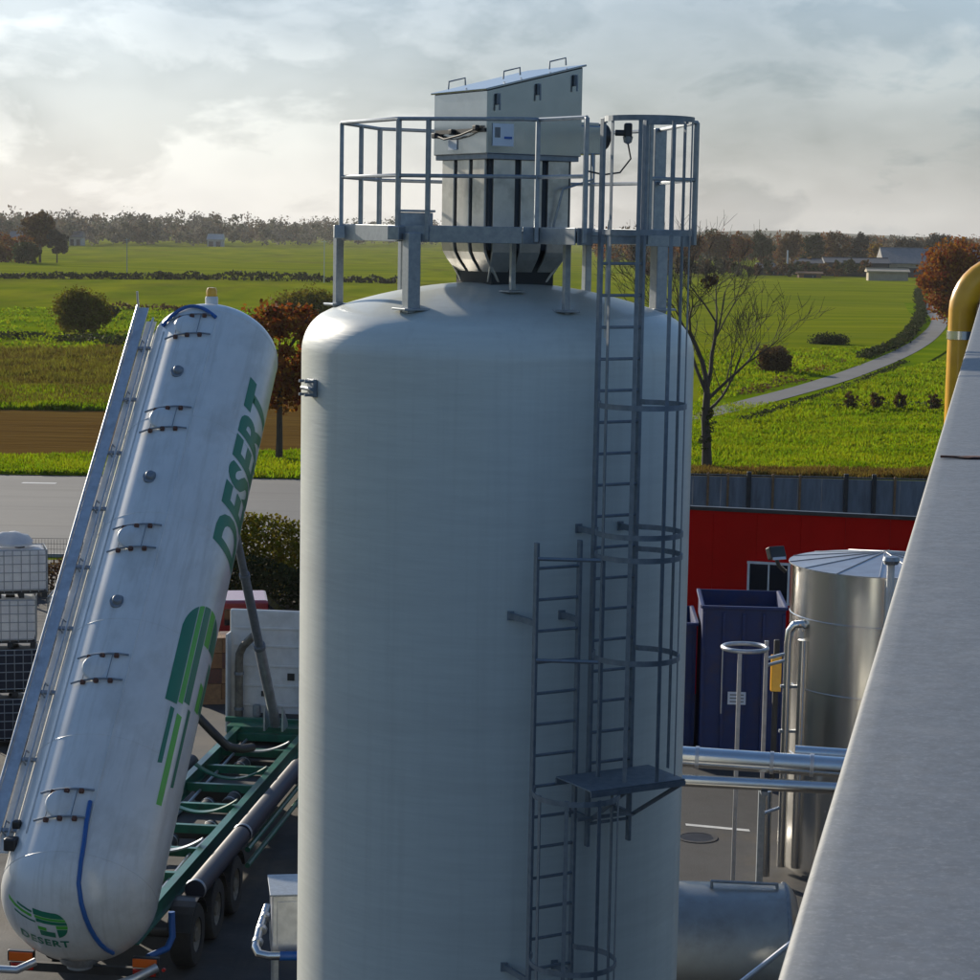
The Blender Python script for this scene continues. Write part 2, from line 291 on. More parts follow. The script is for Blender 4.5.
def patch(name, left, right, m, lift, cols=40, rows=16, world=False):
    """sheet between two borders; the borders are ground pixels of the photograph (or ground points) from near to far"""
    A = [Vector(p) if world else gnd(*p) for p in left]; B = [Vector(p) if world else gnd(*p) for p in right]
    q = MB(); R_ = []
    def along(P, t):
        t *= len(P) - 1; i = min(int(t), len(P) - 2); return P[i].lerp(P[i + 1], t - i)
    tot = rows * (len(A) - 1)
    for j in range(tot + 1):
        a, b = along(A, j / tot), along(B, j / tot)
        for i in range(cols + 1):
            p = a.lerp(b, i / cols); q.v.append((p.x, p.y, terr(p.x, p.y) + lift))
    c = cols + 1
    q.f = [(j * c + i, j * c + i + 1, (j + 1) * c + i + 1, (j + 1) * c + i) for j in range(tot) for i in range(cols)]
    return struct(q.build(name, m, smooth=True))
# yard, road and verges
g = MB(); g.add([(-60, -60, 0.006), (60, -60, 0.006), (60, 79.2, 0.006), (-60, 79.2, 0.006)], [(0, 1, 2, 3)]); struct(g.build('yard', 'asphalt'))
ROADR = rad(-0.6)
g = MB(); g.add([(-160, 80.6, 0.012), (160, 80.6, 0.012), (160, 111.5, 0.012), (-160, 106.4, 0.012)], [(0, 1, 2, 3)]); struct(g.build('road', 'road'))
g = MB(); g.box((0, 79.9, 0.06), (320, 0.18, 0.13)); struct(g.build('kerb', 'kerb', bevel=0.02))
for i, (x, y) in enumerate([(-22, 102.5), (-18.5, 102.6), (-15.0, 102.7), (-8, 103), (-4, 103), (4, 103.2)]):
    MB().add([(x, y, 0.018), (x + 1.6, y, 0.018), (x + 1.6, y + 0.45, 0.018), (x, y + 0.45, 0.018)], [(0, 1, 2, 3)]).build('road_marking', 'paint')['kind'] = 'structure'
patch('dry_verge', [(-80, 109.0, 0), (-80, 112.5, 0)], [(120, 112.5, 0), (120, 115.6, 0)], 'dry', 0.02, 60, 3, True)
patch('meadow', [(655, 470), (655, 402)], [(1020, 474), (1020, 398)], 'lawn', 0.05, 60, 20)
patch('meadow', [(-80, 474), (-80, 458)], [(330, 480), (330, 452)], 'lawn', 0.06, 60, 6)
patch('ploughed_field', [(-80, 459), (-80, 405)], [(150, 460), (128, 408)], 'soil', 0.08, 50, 16)
patch('rough_ground', [(-80, 405), (-80, 352)], [(150, 408), (146, 352)], 'rough', 0.06, 50, 20)
patch('rough_ground', [(250, 452), (250, 380)], [(330, 452), (330, 380)], 'soil', 0.06, 20, 16)
patch('crop_field', [(-160, 330), (-160, 305)], [(330, 330), (330, 303)], 'lawn', 0.07, 60, 12)
patch('crop_field', [(-160, 277), (-160, 262)], [(420, 281), (420, 266)], 'crop', 0.08, 50, 12)
patch('crop_field', [(640, 372), (640, 320), (640, 278)], [(893, 345), (913, 320), (915, 288)], 'crop', 0.07, 50, 14)
# the lane that curves up to the farm
lane_mid = [(640, 427), (700, 415), (740, 406), (775, 397), (810, 388), (845, 377), (880, 363), (905, 351), (925, 339), (938, 327), (940, 318), (934, 310), (925, 300)]
pts = [gnd(*p) for p in lane_mid]; fine = []
for i in range(len(pts) - 1):
    for k in range(6): fine.append(pts[i].lerp(pts[i + 1], k / 6))
fine.append(pts[-1])
for _ in range(4): fine = [fine[0]] + [(fine[i - 1] + fine[i] * 2 + fine[i + 1]) / 4 for i in range(1, len(fine) - 1)] + [fine[-1]]
def ribbon(name, mid, wd, m, lift, off=0.0):
    q = MB()
    for i, p in enumerate(mid):
        t = (mid[min(i + 1, len(mid) - 1)] - mid[max(i - 1, 0)]).normalized(); n = Vector((-t.y, t.x, 0))
        for s_ in (-1, -0.33, 0.33, 1):
            a = p + n * (off + wd / 2 * s_); q.v.append((a.x, a.y, terr(a.x, a.y) + lift))
    q.f = [(i * 4 + j, (i + 1) * 4 + j, (i + 1) * 4 + j + 1, i * 4 + j + 1) for i in range(len(mid) - 1) for j in range(3)]
    return struct(q.build(name, m, smooth=True))
ribbon('lane_verge', fine, 8.0, 'lawn', 0.10)
ribbon('lane', fine, 2.4, 'lane', 0.13)

# ------------------------------------------------------------------ the silo
SX, SY, SR = 0.05, 20.6, 1.83
KR, RC = 0.42, 4.6; ZS = 11.06
ZC = ZS - math.sqrt((RC - KR) ** 2 - (SR - KR) ** 2)
def dome(r):
    rt = RC * (SR - KR) / (RC - KR)
    return ZC + math.sqrt(RC * RC - r * r) if r < rt else ZS + math.sqrt(max(0, KR * KR - (r - SR + KR) ** 2))
silo = thing('storage_silo', 'tall cream-white cylindrical silo with domed top in the middle of the yard', 'silo', (SX, SY, 0))
prof = [(SR + 0.05, 0.0), (SR + 0.05, 0.25), (SR, 0.28)] + [(SR, 0.28 + (ZS - 0.28) * i / 24) for i in range(1, 25)]
prof += [(SR - KR + KR * math.cos(a), ZS + KR * math.sin(a)) for a in [rad(6 * i) for i in range(1, 10)]]
rt = RC * (SR - KR) / (RC - KR); prof += [(rt * (1 - i / 14), dome(rt * (1 - i / 14) - 1e-4 if i < 14 else 0)) for i in range(0, 15)]
prof[-1] = (0.001, dome(0))
MB().lathe(prof, 128).build('shell', 'silo', silo, smooth=True)
# small clamp fitting on the shell, left front
fa = math.atan2(-0.43, -0.90); fx, fy = math.cos(fa), math.sin(fa); fz = at(320, 388, SY - 0.8).z
fit = MB().box((fx * (SR + 0.02), fy * (SR + 0.02), fz), (0.04, 0.16, 0.16), fa).build('clamp_bracket', 'galv_dark', silo, bevel=0.006)
MB().tube([(fx * (SR + 0.07) + fy * s, fy * (SR + 0.07) - fx * s, fz - 0.005) for s in (-0.13, 0.13)], 0.018).build('clamp_bar', 'galv_dark', silo, smooth=True)
for s in (-0.07, 0.07):
    for dz in (-0.06, 0.06):
        MB().tube([(fx * (SR + 0.03) + fy * s, fy * (SR + 0.03) - fx * s, fz + dz), (fx * (SR + 0.12) + fy * s, fy * (SR + 0.12) - fx * s, fz + dz)], 0.014, 6).build('bolt', 'galv_dark', silo, smooth=True)

# ------------------------------------------------------------------ service platform round the filter (local frame turned 30 degrees)
TH = rad(30); DK = 12.20; OR = 1.46
plat = thing('service_platform', 'galvanised octagonal platform with guardrails round the silo top', 'platform', (SX, SY, 0), TH)
OV = [(OR * math.cos(rad(22.5 + 45 * k)), OR * math.sin(rad(22.5 + 45 * k))) for k in range(8)]
IR = 0.86
IV = [(IR * math.cos(rad(22.5 + 45 * k)), IR * math.sin(rad(22.5 + 45 * k))) for k in range(8)]
EXT = [(-0.40, -1.349), (-0.40, -1.98), (0.75, -1.98), (1.0, -0.908), (0.559, -1.349)]
def lerp2(a, b, t): return (a[0] + (b[0] - a[0]) * t, a[1] + (b[1] - a[1]) * t)
for k in range(8):
    a, b = OV[k], OV[(k + 1) % 8]; c, d = IV[(k + 1) % 8], IV[k]
    MB().prism([lerp2(a, b, .004), lerp2(a, b, .996), lerp2(c, d, .004), lerp2(c, d, .996)], DK - 0.03, DK).build('deck_panel', 'galv', plat)
MB().prism([(-0.395, -1.36), (-0.395, -1.97), (0.745, -1.97), (0.99, -0.93), (0.56, -1.36)], DK - 0.032, DK - 0.002).build('deck_panel', 'galv', plat)
def beam(name, a, b, z0, z1, th, m, par, out=0.0):
    a, b = Vector((a[0], a[1], 0)), Vector((b[0], b[1], 0)); t = (b - a).normalized(); n = Vector((t.y, -t.x, 0))
    c = (a + b) / 2 + n * out; q = MB().box((c.x, c.y, (z0 + z1) / 2), ((b - a).length, th, z1 - z0), math.atan2(t.y, t.x)); return q.build(name, m, par, bevel=0.004)
for k in (0, 1, 2, 3, 4, 5):
    a, b = OV[k], OV[(k + 1) % 8]
    if k == 5: b = (-0.41, -1.349)
    beam('toe_board', a, b, DK - 0.115, DK + 0.03, 0.012, 'galv', plat, 0.008)
beam('toe_board', OV[7], OV[0], DK - 0.115, DK + 0.03, 0.012, 'galv', plat, 0.008)
beam('toe_board', EXT[1], lerp2(EXT[1], EXT[2], 0.13), DK - 0.115, DK + 0.03, 0.012, 'galv', plat, 0.012)
beam('toe_board', lerp2(EXT[1], EXT[2], 0.57), EXT[2], DK - 0.115, DK + 0.03, 0.012, 'galv', plat, 0.012)
beam('toe_board', EXT[0], EXT[1], DK - 0.115, DK + 0.03, 0.012, 'galv', plat, 0.012)
beam('toe_board', EXT[2], OV[7], DK - 0.115, DK + 0.03, 0.012, 'galv', plat, 0.012)
beam('edge_beam', EXT[1], EXT[2], DK - 0.10, DK - 0.034, 0.05, 'galv', plat, -0.05)
RT = DK + 0.95; RM = DK + 0.46
post_me = MB().box((0, 0, (DK - 0.10 + RT) / 2), (0.038, 0.038, RT - DK + 0.10)).mesh('post', 'galv', bevel=0.005)
foot_me = MB().box((0, 0, DK - 0.04), (0.13, 0.13, 0.12)).mesh('post_socket', 'galv', bevel=0.006)
posts = [OV[k] for k in (0, 1, 2, 3, 4)] + [lerp2(OV[4], OV[5], 0.24), lerp2(OV[2], OV[3], 0.5), lerp2(OV[0], OV[1], 0.5), (-0.43, -1.36), (-0.36, -2.02), (0.28, -2.02), (0.75, -2.02), lerp2(EXT[2], OV[7], 0.55)]
for i, p in enumerate(posts):
    an = math.atan2(p[1], p[0])
    q = link('post', post_me, plat, (p[0] * 1.012, p[1] * 1.012, 0), (0, 0, an))
    if i in (2, 3, 4): link('post_socket', foot_me, q)
def rail(path, z, r=0.018, m='galv', par=plat, name='rail'):
    return tube(name, [(p[0], p[1], z) for p in path], r, m, par)
left_path = [(0.95, -0.96), OV[7], OV[0], OV[1], OV[2], OV[3], OV[4], OV[5], (-0.43, -1.36), (-0.36, -2.02)]
left_path = [(p[0] * 1.012, p[1] * 1.012) for p in left_path]
for z in (RT, RM): rail(left_path[1:], z)
right_path = [(0.28, -2.02), (0.75, -2.02), OV[7]]
for z in (RT, RM): rail([(p[0] * 1.012, p[1] * 1.012) for p in right_path], z)
# legs that stand on the dome
def leg(x, y, w_, z1=DK - 0.035, m='galv', name='leg'):
    z0 = dome(math.hypot(x, y)) - 0.02
    q = MB().box((x, y, (z0 + z1) / 2), (w_, w_, z1 - z0)).build(name, m, plat, bevel=0.006)
    MB().box((x, y, z0 + 0.035), (w_ + 0.13, w_ + 0.13, 0.02)).build('foot_plate', m, q, bevel=0.004)
    return q
def loc2(px, Y):                                  # photo column at distance Y, eye level -> platform frame
    p = at(px, 300, Y) - Vector((SX, SY, 0)); c, s = math.cos(-TH), math.sin(-TH); return (p.x * c - p.y * s, p.x * s + p.y * c)
leg(*loc2(411, 19.35), 0.12)
leg(*loc2(338, 20.55), 0.075)
leg(*loc2(402, 21.6), 0.07); leg(*loc2(566, 19.28), 0.055); leg(*loc2(586, 21.35), 0.07); leg(*loc2(512, 19.75), 0.045)
x7, y7 = loc2(658, 20.75)
leg(x7, y7, 0.12)
MB().box((x7 * 0.97, y7 * 0.97, DK + 0.49), (0.13, 0.13, 0.95)).build('hoist_column', 'galv', plat, bevel=0.008)
cx_, cy_ = loc2(414, 19.55)
MB().box((cx_, cy_, DK + 0.045), (0.30, 0.16, 0.19), rad(-22)).build('corner_gusset', 'galv', plat, bevel=0.006)
MB().box((cx_, cy_, DK + 0.155), (0.34, 0.20, 0.02), rad(-22)).build('gusset_cap', 'galv', plat, bevel=0.004)

# ------------------------------------------------------------------ dust filter unit
flt = thing('dust_filter', 'steel dust filter with sloped hood on the silo top inside the guardrail', 'filter unit', (SX + 0.05, SY, 0), TH)
hx, hy = 0.50, 0.50; zb, zl, zr = DK + 0.68, DK + 1.24, DK + 1.49
hood = MB().prism([(-hx, -hy), (hx, -hy), (hx, hy), (-hx, hy)], zb, [zl, zr, zr, zl]).build('hood', 'hood', flt, bevel=0.008)
sl_ = math.atan2(zr - zl, 2 * hx)
MB().box((0, 0, (zl + zr) / 2 + 0.012), (2 * hx / math.cos(sl_) + 0.05, 2 * hy + 0.05, 0.018), mtx=Matrix.Rotation(-sl_, 4, 'Y')).build('roof_sheet', 'hood', flt, bevel=0.004)
for x, y in ((-0.40, 0.25), (-0.02, -0.1), (0.38, -0.25)):
    z = zl + (x + hx) * math.tan(sl_) + 0.015
    tube('lifting_handle', [(x - 0.09, y, z), (x - 0.085, y, z + 0.07), (x + 0.085, y, z + 0.07 + 0.17 * math.tan(sl_)), (x + 0.09, y, z + 0.18 * math.tan(sl_))], 0.009, 'galv', flt, 6)
for x in (-0.40, 0.02, 0.41):
    z = zl + (x + hx) * math.tan(sl_) - 0.10
    q = MB().box((x, -hy - 0.022, z), (0.032, 0.03, 0.10)).build('latch', 'galv_dark', flt, bevel=0.006)
    MB().tube([(x, -hy - 0.045, z + 0.04), (x, -hy - 0.05, z - 0.10)], 0.009, 6).build('latch_lever', 'galv_dark', q, smooth=True)
lb = MB().box((-0.335, -hy - 0.006, zb + 0.17), (0.22, 0.004, 0.20)).build('warning_label', 'label', flt)
MB().box((-0.285, -hy - 0.010, zb + 0.145), (0.08, 0.003, 0.022)).build('label_print', 'label_blue', lb)
MB().box((-0.395, -hy - 0.010, zb + 0.19), (0.055, 0.003, 0.09)).build('label_print', MT['coping'], lb)
MB().box((-hx - 0.008, -0.02, zb + 0.21), (0.014, 0.92, 0.035)).build('seal_strip', 'black', flt)
for y, dz in ((-0.35, 0.05), (0.1, 0.025), (0.42, 0.0)):
    MB().box((-hx - 0.03, y, zb + 0.18 + dz), (0.045, 0.07, 0.05)).build('clamp', 'dark', flt, bevel=0.01)
MB().box((-hx - 0.006, 0.12, zb + 0.09), (0.006, 0.16, 0.09)).build('rating_plate', 'label', flt)
tube('cable', [(-hx - 0.03, 0.44, zb + 0.19), (-hx - 0.05, 0.2, zb + 0.14), (-hx - 0.05, -0.1, zb + 0.17), (-hx - 0.03, -0.4, zb + 0.23)], 0.010, 'dark', flt, 6)
MB().box((0, 0, zb - 0.02), (2 * hx - 0.03, 2 * hy - 0.03, 0.05)).build('flange', 'galv_dark', flt, bevel=0.004)
core = 0.43; zt = zb - 0.045; zk = DK - 0.18; zf = dome(0.35) - 0.02
MB().prism([(-core, -core), (core, -core), (core, core), (-core, core)], zk, zt).build('core', 'barndark', flt)
MB().prism([(-.33, -.33), (.33, -.33), (.33, .33), (-.33, .33)], zf, zk).build('base_duct', 'barndark', flt)
pw = 2 * core / 3
for side in range(4):                              # cassettes: three panels to a face, each bent in at the foot
    R_ = Matrix.Rotation(side * math.pi / 2, 4, 'Z')
    for k in (-1, 0, 1):
        w0, w1 = k * pw - pw / 2 + 0.032, k * pw + pw / 2 - 0.032; d0, d1 = -core - 0.03, -core - 0.002
        prf = [(zt, 0), (zk + 0.06, 0), (zk - 0.02, 0.012), (zk - 0.09, 0.05), (zf + 0.10, 0.15), (zf + 0.02, 0.20)]
        q = MB(); n = len(prf)
        for z, inn in prf:
            for ww, dd in ((w0, d0), (w1, d0), (w1, d1), (w0, d1)): q.v.append(tuple(R_ @ Vector((ww * (1 - inn * 0.9), dd + inn, z))))
        for i in range(n - 1):
            for j in range(4): q.f.append((i * 4 + j, (i + 1) * 4 + j, (i + 1) * 4 + (j + 1) % 4, i * 4 + (j + 1) % 4))
        q.f += [(0, 1, 2, 3), tuple((n - 1) * 4 + j for j in (3, 2, 1, 0))]
        q.build('filter_panel', 'panel', flt, bevel=0.005)
fb = MB().box((hx + 0.15, -0.28, zb + 0.16), (0.28, 0.34, 0.26)).build('fan_box', 'hood', flt, bevel=0.01)
MB().box((hx + 0.13, -0.28, zb + 0.305), (0.22, 0.28, 0.03)).build('fan_lid', 'hood', fb, bevel=0.004)
MB().lathe([(0.001, 0), (0.11, 0), (0.12, 0.03), (0.12, 0.10), (0.001, 0.11)], 20, Matrix.Translation((hx + 0.29, -0.28, zb + 0.20)) @ Matrix.Rotation(math.pi / 2, 4, 'Y')).build('fan_motor', 'black', flt, smooth=True)
tube('air_hose', [(hx + 0.16, -0.44, zb + 0.04), (hx + 0.14, -0.5, zb - 0.2), (0.30, -0.52, zb - 0.30), (0.22, -0.50, zb - 0.62), (0.24, -0.47, zk + 0.1)], 0.012, 'galv', flt, 6)

# black lamp clamped to the rail
p = at(628, 133, 19.3)
lamp = thing('rail_lamp', 'small black lamp clamped to the platform guardrail beside the filter', 'lamp', p)
MB().box((0, 0, 0.02), (0.07, 0.08, 0.13)).build('lamp_body', 'black', lamp, bevel=0.015)
MB().tube([(-0.11, 0, 0.0), (0.0, 0, 0.0)], 0.028, 8).build('clamp_arm', 'black', lamp, smooth=True)
MB().lathe([(0.001, -0.10), (0.035, -0.08), (0.045, -0.03)], 14).build('lamp_head', 'galv', lamp, smooth=True)
tube('cable', [(0.0, 0, -0.08), (0.03, 0, -0.22), (-0.06, 0.02, -0.34), (-0.2, 0.05, -0.36), (-0.34, 0.1, -0.33)], 0.008, 'black', lamp, 6)

# ------------------------------------------------------------------ ladders (same turned frame)
LN, LW = -2.07, 0.215
YL = SY - 1.75
def zpx(px, py): return at(px, py, YL).z
def ladder(name, label, t, z0, z1, hoops, cage, rung_z=0.27, arms=()):
    L_ = thing(name, label, 'ladder', (SX, SY, 0), TH, 'ladders on the silo')
    for s in (-1, 1): MB().box((t + s * LW, LN, (z0 + z1) / 2), (0.028, 0.055, z1 - z0)).build('stile', 'galv_dark', L_, bevel=0.004)
    rm = MB().tube([(-LW, 0, 0), (LW, 0, 0)], 0.014, 8).mesh('rung', 'galv_dark', smooth=True)
    z = z0 + 0.2
    while z < min(z1 - 0.9, DK - 0.05) if z1 > DK else z < z1 - 0.05: link('rung', rm, L_, (t, LN, z)); z += rung_z
    HR = 0.37
    hp = arc((t, LN - 0.37, 0), HR, 128, 412, 26)
    hp = [(t - LW, LN - 0.03, 0)] + hp + [(t + LW, LN - 0.03, 0)]
    hm = MB()
    for i in range(len(hp) - 1):
        a, b = Vector(hp[i]), Vector(hp[i + 1]); d = b - a; hm.box((a + b) / 2, (d.length + 0.004, 0.008, 0.045), math.atan2(d.y, d.x))
    hm = hm.mesh('hoop', 'galv_dark')
    for h in hoops: link('hoop', hm, L_, (0, 0, h))
    for a in (180, 225, 270, 315, 360):
        x, y = t + (HR - 0.008) * math.cos(rad(a)), LN - 0.37 + (HR - 0.008) * math.sin(rad(a))
        MB().box((x, y, (cage[0] + cage[1]) / 2), (0.034, 0.008, cage[1] - cage[0]), rad(a + 90)).build('cage_bar', 'galv_dark', L_)
    for az in arms:
        for s in (-1, 1):
            x = t + s * LW; y1 = -math.sqrt(SR * SR - x * x)
            MB().box((x, (LN + y1) / 2, az), (0.03, abs(LN - y1) + 0.02, 0.05)).build('wall_bracket', 'galv_dark', L_)
            MB().box((x, y1 - 0.0, az), (0.06, 0.03, 0.08), math.atan2(-x, -y1) * -1).build('bracket_plate', 'galv_dark', L_)
    return L_
zland = zpx(637, 768)
ladder('access_ladder', 'upper caged ladder from the platform down to the small bracket landing on the silo', 0.0, zpx(615, 842), DK + 0.95,
       [zpx(643, 402), zpx(643, 527), zpx(643, 549), zpx(643, 648), DK + 0.93, DK + 0.0], (zland + 0.05, DK + 0.95), arms=(zpx(615, 530), zpx(615, 815)))
ladder('access_ladder', 'lower caged ladder left of the landing, running down towards the silo foot', -0.57, 0.25, zpx(563, 536),
       [zpx(575, 775), zpx(575, 937), zpx(575, 1090)], (2.4, zpx(575, 772)), arms=(zpx(563, 615), zpx(563, 965), 2.6))
land = thing('ladder_landing', 'small triangular-braced steel landing between the two silo ladders', 'landing', (SX, SY, 0), TH)
MB().box((-0.10, LN - 0.33, zland), (0.96, 0.56, 0.016)).build('landing_plate', 'galv_dark', land, bevel=0.004)
for y in (LN - 0.05, LN - 0.61): MB().box((-0.10, y, zland - 0.03), (0.96, 0.02, 0.045)).build('edge_angle', 'galv_dark', land, bevel=0.003)
for s in (-1, 1):
    MB().tube([(s * LW, LN - 0.05, zland - 0.42), (s * LW * 1.6 if s > 0 else s * LW, LN - 0.58, zland - 0.05)], 0.02, 6).build('brace', 'galv_dark', land, smooth=True)
tube('tie_bar', [(-LW - 0.14, LN - 0.06, zland - 0.40), (-0.1, LN - 0.13, zland - 0.38), (0.1, LN - 0.13, zland - 0.38), (LW, LN - 0.06, zland - 0.42)], 0.018, 'galv_dark', land, 6)
for zz in (zpx(563, 551), zpx(563, 650)):
    tube('tie_bar', [(-0.80, LN - 0.05, zz), (-0.40, LN - 0.32, zz), (-0.33, LN - 0.37, zz)], 0.018, 'galv_dark', land, 6)
for zz, hh in ((zpx(540, 640), 1.9),):
    MB().box((-0.355, LN - 0.37, zland + hh / 2 + 0.05), (0.03, 0.03, hh)).build('guard_post', 'galv_dark', land)
# pale conduit beside the ladder head
cd = tag(tube('conduit_pipe', [Vector((SX, SY, 0)) + Matrix.Rotation(TH, 3, 'Z') @ Vector(q) for q in ((-0.1, -2.03, DK + 0.10), (-0.1, -2.0, DK - 0.05), (-0.08, -1.97, DK - 0.2), (-0.08, -1.97, zpx(614, 338)))], 0.016, 'alu', None, 8), 'thin pale conduit hanging behind the upper ladder below the platform', 'conduit')

# ------------------------------------------------------------------ tipped tanker trailer (local x forward, y left)
TB = rad(6.4); TL, TRZ = Vector((-5.9, 36.0, 0)), math.pi / 2 - TB
trl = thing('tanker_trailer', 'white bulk tanker trailer tipped up on a green chassis, lettered DESERT', 'trailer', TL, TRZ)
AL = rad(42.1); TR = 1.207; TBASE = Vector((-3.307, 0, 1.6)); AX = Vector((math.cos(AL), 0, math.sin(AL))); NN = Vector((-math.sin(AL), 0, math.cos(AL))); LAT = Vector((0, -1, 0))
T0, T1, HD0, HD1 = 0.45, 12.15, 1.0, 0.66
def TK(t, q, r=TR): return TBASE + AX * t + (LAT * math.cos(rad(q)) + NN * math.sin(rad(q))) * r
TM = Matrix(((AX.x, LAT.x, NN.x, TBASE.x), (AX.y, LAT.y, NN.y, TBASE.y), (AX.z, LAT.z, NN.z, TBASE.z), (0, 0, 0, 1)))
pr = [(max(0.001, TR * math.sin(a)), T0 - HD0 * math.cos(a)) for a in [rad(7.5 * i) for i in range(0, 12)]]
pr += [(TR, T0)] + [(TR, T0 + (T1 - T0) * i / 12) for i in range(1, 13)] + [(max(0.001, TR * math.cos(a)), T1 + HD1 * math.sin(a)) for a in [rad(7.5 * i) for i in range(1, 13)]]
SW = Matrix(((0, 0, 1, 0), (1, 0, 0, 0), (0, 1, 0, 0), (0, 0, 0, 1)))   # lathe z -> axis
tank = MB().lathe(pr, 96, TM @ SW).build('tank', 'tank', trl, smooth=True)
for t in (T0, 2.6, 4.9, 7.2, 9.5, T1):              # weld seams
    MB().tube([TK(t, 3.75 * i, TR + 0.001) for i in range(96)], 0.004, 5, True).build('weld_seam', 'tank', tank, smooth=True)
for q in (77, 128): tube('bead', [TK(t, q, TR + 0.004) for t in (0.9, 4, 8, 11.8)], 0.014, 'tank', tank, 6)
def rib(t, q0, q1, r=TR + 0.04, rr=0.022, m='galv_dark', nm='clamp_bar', par=tank): return tube(nm, [TK(t, q0 + (q1 - q0) * i / 6, r) for i in range(7)], rr, m, par, 6)
for t in (11.75, 9.4, 6.65, 3.9, 1.3):
    hatch = MB().lathe([(0.001, 0.06), (0.16, 0.055), (0.24, 0.03), (0.26, 0.0)], 24, Matrix.Translation(TK(t, 101, TR - 0.005)) @ (TM.to_3x3().to_4x4() @ Matrix.Rotation(rad(-11), 4, 'X'))).build('manlid', 'tank', tank, smooth=True)
    for dt in (-0.25, 0.25):
        rib(t + dt, 79, 121, rr=0.018)
        for q in (88, 110, 99):
            MB().box(TK(t + dt - 0.03, q, TR + 0.03), (0.07, 0.075, 0.06), mtx=TM.to_3x3().to_4x4() @ Matrix.Rotation(rad(90 - q), 4, 'X') if False else TM.to_3x3().to_4x4()).build('hinge_lug', 'rust', hatch, bevel=0.01)
    for q in (91, 111): tube('grab_bar', [TK(t - 0.25, q, TR + 0.035), TK(t + 0.25, q, TR + 0.035)], 0.008, 'galv_dark', hatch, 6)
for t in (10.55, 8.0, 5.25):
    cp_ = MB().lathe([(0.001, 0.11), (0.07, 0.10), (0.085, 0.08), (0.085, 0.03), (0.13, 0.02), (0.13, -0.02)], 18, Matrix.Translation(TK(t, 99, TR)) @ TM.to_3x3().to_4x4() @ Matrix.Rotation(rad(-9), 4, 'X')).build('vent_cap', 'galv_dark', tank, smooth=True)
# blue hoses on the skin
tube('blue_hose', [TK(11.95 + 0.28 * math.sin(math.pi * i / 12), 78 + 52 * i / 12, TR + 0.035) for i in range(13)], 0.035, 'blue', trl, 8)
def head_pt(u, v, lift=0.004):                      # rear head: u to the right, v towards the tank's top side
    rr = min(0.999, (u * u + v * v) / TR ** 2); return TBASE + AX * (T0 - HD0 * math.sqrt(1 - rr) - lift) + LAT * u + NN * v
hp = [TK(1.35, 80, TR + 0.03), TK(1.0, 79, TR + 0.03), TK(0.6, 77, TR + 0.03), TK(0.30, 76, TR + 0.01)]
hp += [head_pt(0.30 + 0.05 * i, 1.06 - 0.19 * i, 0.035) for i in range(0, 8)]
tube('blue_hose', hp, 0.036, 'blue', trl, 8)
# lettering and emblem
def strips(me, axis_n, lo, hi, n):
    bm = bmesh.new(); bm.from_mesh(me)
    for i in range(1, n):
        c = lo + (hi - lo) * i / n; co = [0, 0, 0]; co[axis_n] = c; no_ = [0, 0, 0]; no_[axis_n] = 1
        bmesh.ops.bisect_plane(bm, geom=bm.verts[:] + bm.edges[:] + bm.faces[:], plane_co=co, plane_no=no_)
    bm.to_mesh(me); bm.free()
def text_mesh(body, shear=0.0, bold=0.03, spacing=1.0):
    cu = bpy.data.curves.new('t', 'FONT'); cu.body = body; cu.offset = bold; cu.space_character = spacing; cu.resolution_u = 4
    o = bpy.data.objects.new('t', cu); C.objects.link(o); dg = bpy.context.evaluated_depsgraph_get(); dg.update()
    me = bpy.data.meshes.new_from_object(o.evaluated_get(dg)); bpy.data.objects.remove(o); bpy.data.curves.remove(cu)
    for v in me.vertices: v.co.x += v.co.y * shear
    X = [v.co.x for v in me.vertices]; Y = [v.co.y for v in me.vertices]
    for v in me.vertices: v.co.x = (v.co.x - min(X)) / (max(X) - min(X)); v.co.y = (v.co.y - min(Y)) / (max(Y) - min(Y)); v.co.z = 0
    me.materials.clear(); return me
def poly_mesh(polys):
    q = MB()
    for p in polys: q.add([(a, b, 0) for a, b in p], [tuple(range(len(p)))])
    me = bpy.data.meshes.new('p'); me.from_pydata(q.v, [], q.f); return me
def decal(name, me, fn, m, par, lift_n=10):
    strips(me, 1, 0, 1, lift_n); strips(me, 0, 0, 1, 8)
    for v in me.vertices: v.co = fn(v.co.x, v.co.y)
    bm = bmesh.new(); bm.from_mesh(me); bmesh.ops.recalc_face_normals(bm, faces=bm.faces); bm.to_mesh(me); bm.free()
    me.materials.append(MT[m]); me.name = name; return link(name, me, par)
decal('lettering', text_mesh('DESERT', 0.14, 0.04, 1.04), lambda x, y: TK(6.98 + 3.98 * x, -9 + 44 * y, TR + 0.005), 'tgreen', tank)
def ring(c, a, b, r0, r1, a0, a1, n=14):
    out = []
    for i in range(n):
        p, q = rad(a0 + (a1 - a0) * i / n), rad(a0 + (a1 - a0) * (i + 1) / n)
        out.append([(c[0] + a * r0 * math.cos(p), c[1] + b * r0 * math.sin(p)), (c[0] + a * r1 * math.cos(p), c[1] + b * r1 * math.sin(p)), (c[0] + a * r1 * math.cos(q), c[1] + b * r1 * math.sin(q)), (c[0] + a * r0 * math.cos(q), c[1] + b * r0 * math.sin(q))])
    return out
def bar(x0, x1, y0, y1, sl0=0.0, sl1=0.0): return [(x0 + sl0, y0), (x1 + sl1, y0), (x1, y1), (x0, y1)]
